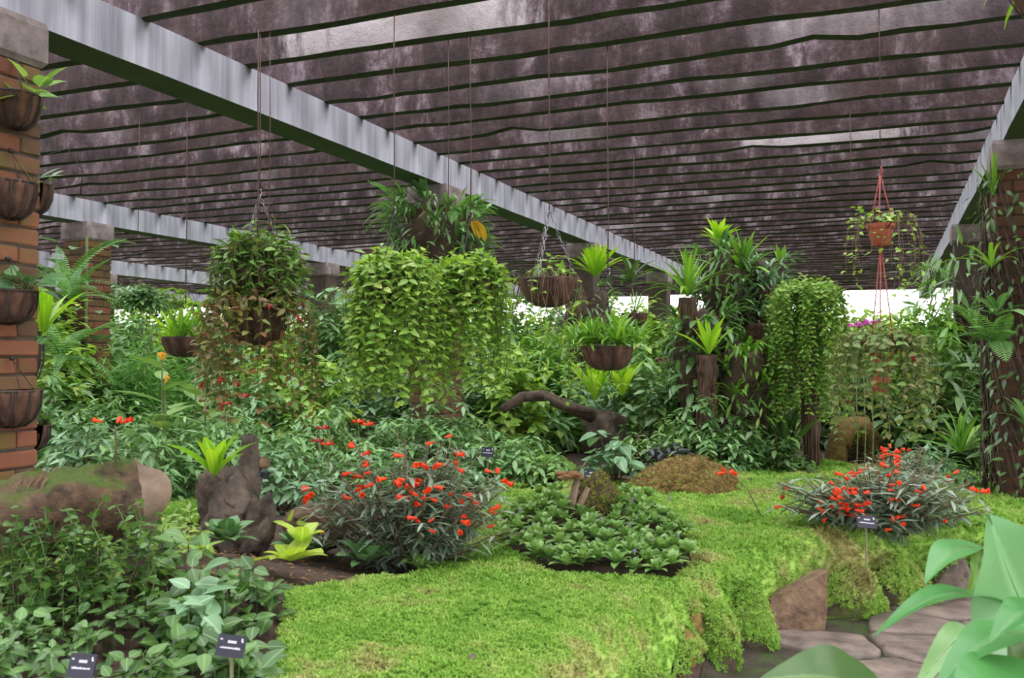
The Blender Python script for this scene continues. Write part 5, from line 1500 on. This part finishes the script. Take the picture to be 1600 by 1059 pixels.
rosette('nest_fern', 'upright nest fern on top of the leaning grey post', 'fern', vert(1220, 11.1, (418,))[0], 9, .30, .06, L_STRAP, a0=(.02, .4), a1=(.1, .7))
rosette('nest_fern', 'pale nest fern on the dark short post', 'fern', vert(1108, 9.9, (553,))[0], 15, .48, .065, L_NEST, a0=(.05, .9), a1=(.3, 1.4))
rosette('strap_fern', 'ground-level strap fern with pale edges on the low dark stump', 'fern', vert(1095, 10.6, (640,))[0], 28, .48, .042, L_NEST, kind='strap', a0=(.1, 1.1), a1=(.6, 2.0))
rosette('nest_fern', 'broad upright leaves behind the cup-topped post', 'fern', vert(1150, 11.3, (560,))[0], 12, .6, .12, L_STRAP, a0=(.1, .8), a1=(.4, 1.5))
rosette('upright_strap_plant', 'tall dark strap leaves beside the trunk of the vine column', 'plant', gp(1225, 10.2, .05), 22, .75, .09, L_DARK, kind='strap', a0=(.05, .6), a1=(.2, 1.3))
rosette('upright_strap_plant', 'dark strap leaves left of the vine column', 'plant', gp(1200, 11.2, .05), 16, .6, .07, L_DARK, kind='strap', a0=(.05, .7), a1=(.2, 1.4))
c = vert(1130, 10.9, (450,))[0]
epiphyte_mass('tangle of roots and leaves around the tall slim post', c, .30, .5, 420, .18, 'lance', L_SHRUB, 160, 14)
c = vert(1190, 11.0, (470,))[0]
epiphyte_mass('greyish epiphyte tangle between the tall post and the leaning post', c, .28, .5, 420, .16, 'lance', L_BLUE, 160, 12)
c = vert(1095, 10.5, (560,))[0]
epiphyte_mass('leafy tangle clothing the lower part of the tower', c, .36, .5, 420, .18, 'ell', L_SHRUB, 160, 14)
t = thing('purple_orchid', 'small purple flower spike left of the tower', 'flower', W(1035, 565, 10.2)); 
obj('stalk', MB().tube([(.1, .1, -.5), (.06, .05, -.15), (0, 0, 0)], .004, 4).mesh('stalk', M_STEM), t)
for q in range(5): flower_at(t, W(1026 + q * 5, 562 + q % 2 * 3, 10.2), (.2, -.9, .2), .04, P_PINK)

c = vert(1160, 10.2, (590,))[0]
epiphyte_mass('strappy green tangle round the foot of the cup-topped post', c, .34, .42, 360, .18, 'lance', L_STRAP, 140, 16)
c = vert(1220, 11.0, (560,))[0]
epiphyte_mass('shaggy tangle round the leaning grey post', c, .25, .5, 300, .16, 'lance', L_SHRUB, 100, 10)
# column of vines, and the arch of mossy stone
trunk('mossy trunk holding up the column of vines', [gp(1268, 10.0, -.05)] + vert(1265, 10.0, (600, 500, 470)), [.08, .08, .07, .06], name='vine_post', cat='post')
c = vert(1265, 10.0, (470,))[0]
drape('dense column of small-leaved vines right of the tower', 'vine_column', c, 170, .42, (.4, 1.35), .062, 'wide', leaf_mat('column_leaf', [(92, 140, 56), (120, 168, 66), (154, 192, 78), (100, 146, 66), (170, 180, 90)], .4, .3), 300, arch=.16, crown=140, spacing=.046, r0=.15, group='vines')
def arch_rock():
    b = gp(1335, 10.6); t = thing('mossy_arch', 'hollow mossy stone arch below the terracotta pots', 'rock', b, YAW)
    V = []; Q = []; n, s = 15, 12
    for i in range(n + 1):
        a = -.12 + (PI + .24) * i / n; c = Vector((-math.cos(a) * .22, 0, math.sin(a) * .42 - .02)); rr = .11 * (1 + .35 * noise.noise(Vector((i * .6, 3, 1))))
        for k in range(s):
            q = 2 * PI * k / s; o = Vector((-math.cos(a), 0, math.sin(a))); V.append(tuple(c + o * math.cos(q) * rr * 1.1 + Vector((0, 1, 0)) * math.sin(q) * rr * 1.7 * (1 + .2 * noise.noise(Vector((i * .5, k, 5))))))
    Q = [(i * s + k, i * s + (k + 1) % s, (i + 1) * s + (k + 1) % s, (i + 1) * s + k) for i in range(n) for k in range(s)]
    o = obj('arch', MB().add(V, (), Q).mesh('arch', M_BROWNMOSS), t)
    obj('back_stone', rock_mesh('back_stone', (.20, .10, .34), 71, M_BARK, cuts=3), t, (0, .14, .05))
    moss_on(o, 900, .02, M_YMOSS, .1)
arch_rock()

# ------------------------------------------------------------------ left background: ferns, palm-like leaves, bushes
rosette('nest_fern', 'yellow-green nest fern poking out beside the brick pillar', 'fern', W(68, 520, 6.6), 16, .42, .075, L_NEST, a0=(.05, .8), a1=(.3, 1.3))
fern('grey-green drooping fern left of the feathery bush', W(95, 560, 8.0), 16, .75, .14, L_FERN, a0=(.5, 1.3), a1=(1.7, 2.7))
fern('tall fern with long fronds behind the yellow-green nest fern', W(110, 470, 9.0), 12, .62, .13, L_FERN, a0=(.3, 1.0), a1=(1.2, 2.2))
fern('dark fern crown below the split-leaf climber', W(105, 450, 10.0), 12, .8, .16, L_FERN, a0=(.4, 1.1), a1=(1.4, 2.4))
bush('rounded_bush', 'rounded small-leaved bush clipped flat under the third beam', 'bush', gp(218, 14), .48, .42, .36, 240, 6, 'ell', .13, L_SHRUB, 80, lift=height(218, 478, 14), lo=.5, stems=10)
bush('feathery_bush', 'soft feathery light-green bush behind the shrub bed', 'bush', gp(215, 11.5), .62, .5, height(215, 500, 11.5), 420, 9, 'narrow', .22, L_FEATH, 150, el=.5, lo=.5)
bush('feathery_bush', 'second feathery bush right behind the canna flowers', 'bush', gp(265, 13), .6, .5, height(265, 520, 13), 300, 9, 'narrow', .22, L_FEATH, 80, el=.5, lo=.5)
def canna(label, px, top, d, nl, fl):
    b = gp(px, d); H = height(px, top, d); t = thing('canna', label, 'plant', b, 0, 'canna plants')
    obj('stem', MB().tube([(0, 0, -.02), (.02, 0, H * .5), (0, 0, H)], [.014, .012, .006], 6).mesh('stem', M_STEM), t)
    n = nl; a = np.arange(n) * 2.4 + .5; z = np.linspace(.3, .92, n) * H
    P = np.array(b) + np.stack([np.zeros(n), np.zeros(n), z], -1); D = np.stack([np.cos(a), np.sin(a), np.full(n, .45)], -1)
    add_leaves(t, P, D, np.tile([[0, 0, 1.0]], (n, 1)), .48 * rng.uniform(.7, 1.1, n), 'ell', L_ROS, n)
    for k in range(fl): q = k * 1.6; flower_at(t, b + Vector((0, 0, H - .02)), (math.cos(q) * .5, math.sin(q) * .5, 1), .08, P_ORANGE)
canna('canna with a yellow-orange bloom before the feathery bush', 253, 560, 8.8, 8, 4)
canna('canna with a pale yellow bloom just right of the orange one', 258, 596, 8.4, 6, 2)
canna('leafy canna without bloom beside the flowering ones', 305, 585, 9.0, 9, 0)
canna('broad-leaved stalk plant beneath the bromeliad basket', 320, 610, 8.4, 8, 0)
pot_plant('lotus_leaf_plant', 'round lotus-like leaves on stalks behind the lipstick plant', gp(500, 14, 1.9), 14, .34, 'round', L_BLUE, .15, .4)
pot_plant('lotus_leaf_plant', 'large dark round leaves behind the bronze vine', gp(470, 12, .5), 18, .34, 'round', L_SHRUB, .3, .4)

# background planting: fills the garden up to the far roof edge
KINDS = [('ell', .2, L_SHRUB), ('wide', .16, L_VINE), ('lance', .3, L_STRAP), ('ovate', .22, L_DARK), ('ell', .18, L_BLUE), ('lance', .34, L_DARK)]
BG = [(60, 12, 440, .8, 3, 'dark shrub behind the brick pillar baskets'), (150, 13, 505, .8, 0, 'tall shrub behind the drooping fern'), (345, 14, 500, .75, 0, 'shrub behind the bare-sided basket'),
      (430, 13, 525, .7, 1, 'light shrub between the bronze vine and the vine curtain'), (520, 14.5, 450, .8, 0, 'tall shrub left of the broad vine curtain'), (500, 11.5, 540, .55, 1, 'low bright shrub left of the broad vine curtain'),
      (585, 13, 520, .7, 4, 'bluish shrub behind the broad vine curtain'), (660, 12, 540, .6, 3, 'dark shrub in the gap between the two vine curtains'), (790, 13, 450, .8, 0, 'tall glossy shrub right of the narrower vine curtain'),
      (800, 11, 530, .6, 1, 'bright leafy shrub below the shallow basket'), (850, 12, 500, .7, 2, 'strappy shrub under the shallow basket'), (860, 11.6, 580, .5, 0, 'shrub above the fallen branches'), (745, 11.2, 580, .5, 5, 'dark strappy clump below the narrower vine curtain'),
      (920, 13, 560, .6, 4, 'bluish shrub behind the basket of spiky rosettes'), (1010, 12.5, 530, .6, 0, 'shrub left of the arching strap fern'), (1040, 10.5, 590, .5, 3, 'dark shrub at the foot of the tower'), (1020, 16, 470, .7, 1, 'distant light shrub beneath the long beam end'),
      (1150, 13, 510, .8, 3, 'dark shrub behind the tower'), (1210, 15, 500, .6, 1, 'light shrub between tower and vine column'), (1330, 14, 520, .8, 0, 'shrub behind the bronze vine tangle'), (1320, 12, 580, .6, 3, 'dark shrub behind the mossy arch'),
      (1400, 12.5, 500, .7, 5, 'dark long-leaved shrub right of the terracotta pots'), (1450, 11.5, 440, .6, 2, 'tall long-leaved shrub left of the root-tangled pillar'), (1480, 10.5, 520, .5, 5, 'dark drooping shrub beside the root-tangled pillar'),
      (1500, 12.5, 470, .6, 3, 'shadowy shrub close behind the root-tangled pillar'), (1430, 10.2, 600, .5, 3, 'dark shrub right of the mossy arch'), (1590, 11, 480, .7, 3, 'dark shrub at the right picture edge behind the pillar'), (1520, 9.6, 650, .4, 5, 'low dark long-leaved shrub by the pillar foot'),
      (95, 10.6, 470, .5, 1, 'bright shrub hiding the foot of the pillar by the second beam'), (200, 17, 478, .9, 0, 'tall shrub below the farthest beam end'), (290, 18, 486, .9, 1, 'light tall shrub behind the bromeliad basket'), (370, 17, 484, .9, 0, 'tall shrub behind the bronze vine'), (880, 16, 462, .9, 0, 'tall shrub behind the second pillar'), (970, 17, 468, .9, 1, 'light tall shrub behind the small distant basket'),
      (390, 11.5, 580, .6, 0, 'shrub below the bare-sided basket'), (70, 10, 560, .6, 0, 'shrub beside the lower pillar baskets'), (130, 11, 580, .6, 3, 'dark shrub under the drooping fern')]
for px, d, ty, r, k, lb in BG:
    shape, L, mt = KINDS[k]; h = height(px, ty, d)
    bush('background_shrub', lb, 'shrub', gp(px, d), r, r * .8, h, int(170 * (r / .7) ** 2 * max(.7, h / 1.4)), 7, shape, L, mt, 60, el=.15, group='background shrubs', lo=.72, up=.65)
for i, px in enumerate(range(20, 1600, 62)):
    d = 19 + (i * 7 % 5); ty = (456 if not 1180 < px < 1460 else 472) + (i * 13 % 17); h = height(px, ty, d); shape, L, mt = KINDS[(i * 5 + 1) % 5]
    bush('distant_shrub', 'distant leafy shrub filling the back of the garden', 'shrub', gp(px, d), 1.1, .8, h, 380, 7, shape, L * 1.5, mt, 0, el=.15, group='distant shrubs under the far roof', lo=.72, up=.6, stems=4)
for i, x in enumerate(range(-40, 26, 4)):
    y = 37 + (i * 5 % 4); h = 2.6 + .5 * (i * 7 % 3)
    bush('outside_tree', 'pale green tree standing outside beyond the roof edge', 'tree', (x, y, .25), 2.6, 2.0, h, 260, 7, 'ovate', .6, L_FEATH if i % 2 else L_VINE, 0, el=.15, group='trees beyond the roof edge', lo=.7, up=.5, stems=4)

# ------------------------------------------------------------------ foreground right: large leaves close to the viewer
FL = thing('broad_leaf_plant', 'large glossy broad-leaved plant close at the right edge of the path', 'plant', (gp(1640, 2.3).x, gp(1640, 2.3).y, 0.03))
def big_leaf(base, tip, Wd, up, mat=L_BIG, bend=.1, n=12, name='leaf', kind='ovate', fold=.22, twist=0.0):
    base, tip = Vector(base), Vector(tip); ax = tip - base; L = ax.length; d = ax.normalized(); up = Vector(up).normalized()
    s = d.cross(up).normalized(); u = s.cross(d); pf = prof_fn(kind); V = []
    for i in range(n + 1):
        t = i / n; c = base + ax * t + u * (bend * L * math.sin(PI * t)); hw = float(pf(np.array(min(.999, max(.001, t))))) * Wd / 2 + .0008
        tw = twist * t; s2 = s * math.cos(tw) + u * math.sin(tw); u2 = u * math.cos(tw) - s * math.sin(tw)
        for f in (-1, -.5, 0, .5, 1):
            wv = .05 * Wd * math.sin(t * 11 + f) * abs(f)
            V.append(tuple(c + s2 * hw * f + u2 * (fold * hw * abs(f) ** 1.5 + wv)))
    Q = [(i * 5 + k, i * 5 + k + 1, (i + 1) * 5 + k + 1, (i + 1) * 5 + k) for i in range(n) for k in range(4)]
    me = npmesh(name, V, np.array(Q), mat, True, mid=np.tile([0, .5, 1.0, .5, 0], n + 1)); me.transform(Matrix.Translation(-Vector(FL.location)))
    o = obj(name, me, FL)
    rib = [tuple(Vector(V[i * 5 + 2]) - Vector(FL.location) - u * .0015) for i in range(n + 1)]
    obj('midrib', MB().tube(rib, [.003 * (1 - .8 * i / n) + .0006 for i in range(n + 1)], 5).mesh('midrib', M_STEM), o)
    return o
D0 = 2.2
Z = Vector((0, 0, 1))
big_leaf(W(1640, 1030, D0 + .05), W(1546, 804, D0 - .02), .30, -FWD + Vector((-.1, 0, .5)), bend=-.05, mat=leaf_mat('pale_broad_leaf', [(112, 166, 112), (122, 176, 122)], .28, .25))
big_leaf(W(1594, 972, D0 + .1), W(1363, 994, D0 - .12), .085, Z - FWD * .10, bend=.17)
big_leaf(W(1546, 862, D0 + .25), W(1444, 912, D0 + .15), .11, Z - FWD * .2 - RGT * .2, bend=.2)
big_leaf(W(1532, 866, D0 + .27), W(1514, 930, D0 + .22), .075, -FWD + RGT * .3, bend=.05, mat=L_STRAP)
big_leaf(W(1650, 1010, D0 - .1), W(1455, 1082, D0 - .3), .11, Z - FWD * .15, bend=.18)
big_leaf(W(1530, 998, D0), W(1425, 1085, D0 - .2), .075, Z - FWD * .3 + RGT * .3, bend=.25, mat=L_SHRUB)
big_leaf(W(1535, 955, D0 + .2), W(1590, 1085, D0 + .1), .13, -FWD + Vector((-.9, 0, .1)), bend=.1, mat=L_DEEP)
big_leaf(W(1600, 1085, D0 - .1), W(1570, 985, D0 - .1), .10, -FWD + RGT * .5, bend=.05, mat=L_DARK)
big_leaf(W(1660, 965, D0 - .2), W(1545, 1005, D0 - .3), .09, Z - FWD * .2, bend=.2)
big_leaf(W(1660, 1075, D0 - .3), W(1480, 1110, D0 - .4), .2, Z - FWD * .2, bend=.1)
b0 = Vector(FL.location)
for q in (W(1625, 1010, D0 + .05), W(1590, 985, D0 + .1), W(1545, 865, D0 + .25), W(1640, 1000, D0 - .1), W(1520, 1005, D0), W(1535, 960, D0 + .2)):
    m_ = (b0 + q) / 2 + RGT * .03
    add_mesh(FL, MB().tube([b0, m_, q], [.012, .009, .006], 6), 'stalk', M_STEM)
FR = thing('low_broad_leaf', 'single dark green leaf cut off by the bottom edge over the path', 'leaf', (gp(1300, 2.2).x, gp(1300, 2.2).y, .03))
FLs = FL; FL = FR
big_leaf(W(1400, 1120, 2.0), W(1185, 1060, 1.95), .17, Vector((0, 0, 1)) - FWD * .55, bend=.16, mat=L_DARK)
add_mesh(FR, MB().tube([FR.location, W(1390, 1200, 2.1), W(1400, 1120, 2.0)], .006, 6), 'stalk', M_STEM)
# strap leaves hanging into the top right corner from a basket above the path
ct = WS(1655, -35, 3.0)
hanging_basket('coir basket just outside the top right corner', ct, .14, .13, hang=.4, seed=33, chain=False)
rosette('strap_fern', 'yellow-green straps drooping into the top right corner', 'fern', ct + Vector((0, 0, .0)), 22, .30, .022, L_NEST, kind='strap', a0=(.4, 1.2), a1=(1.9, 3.0))
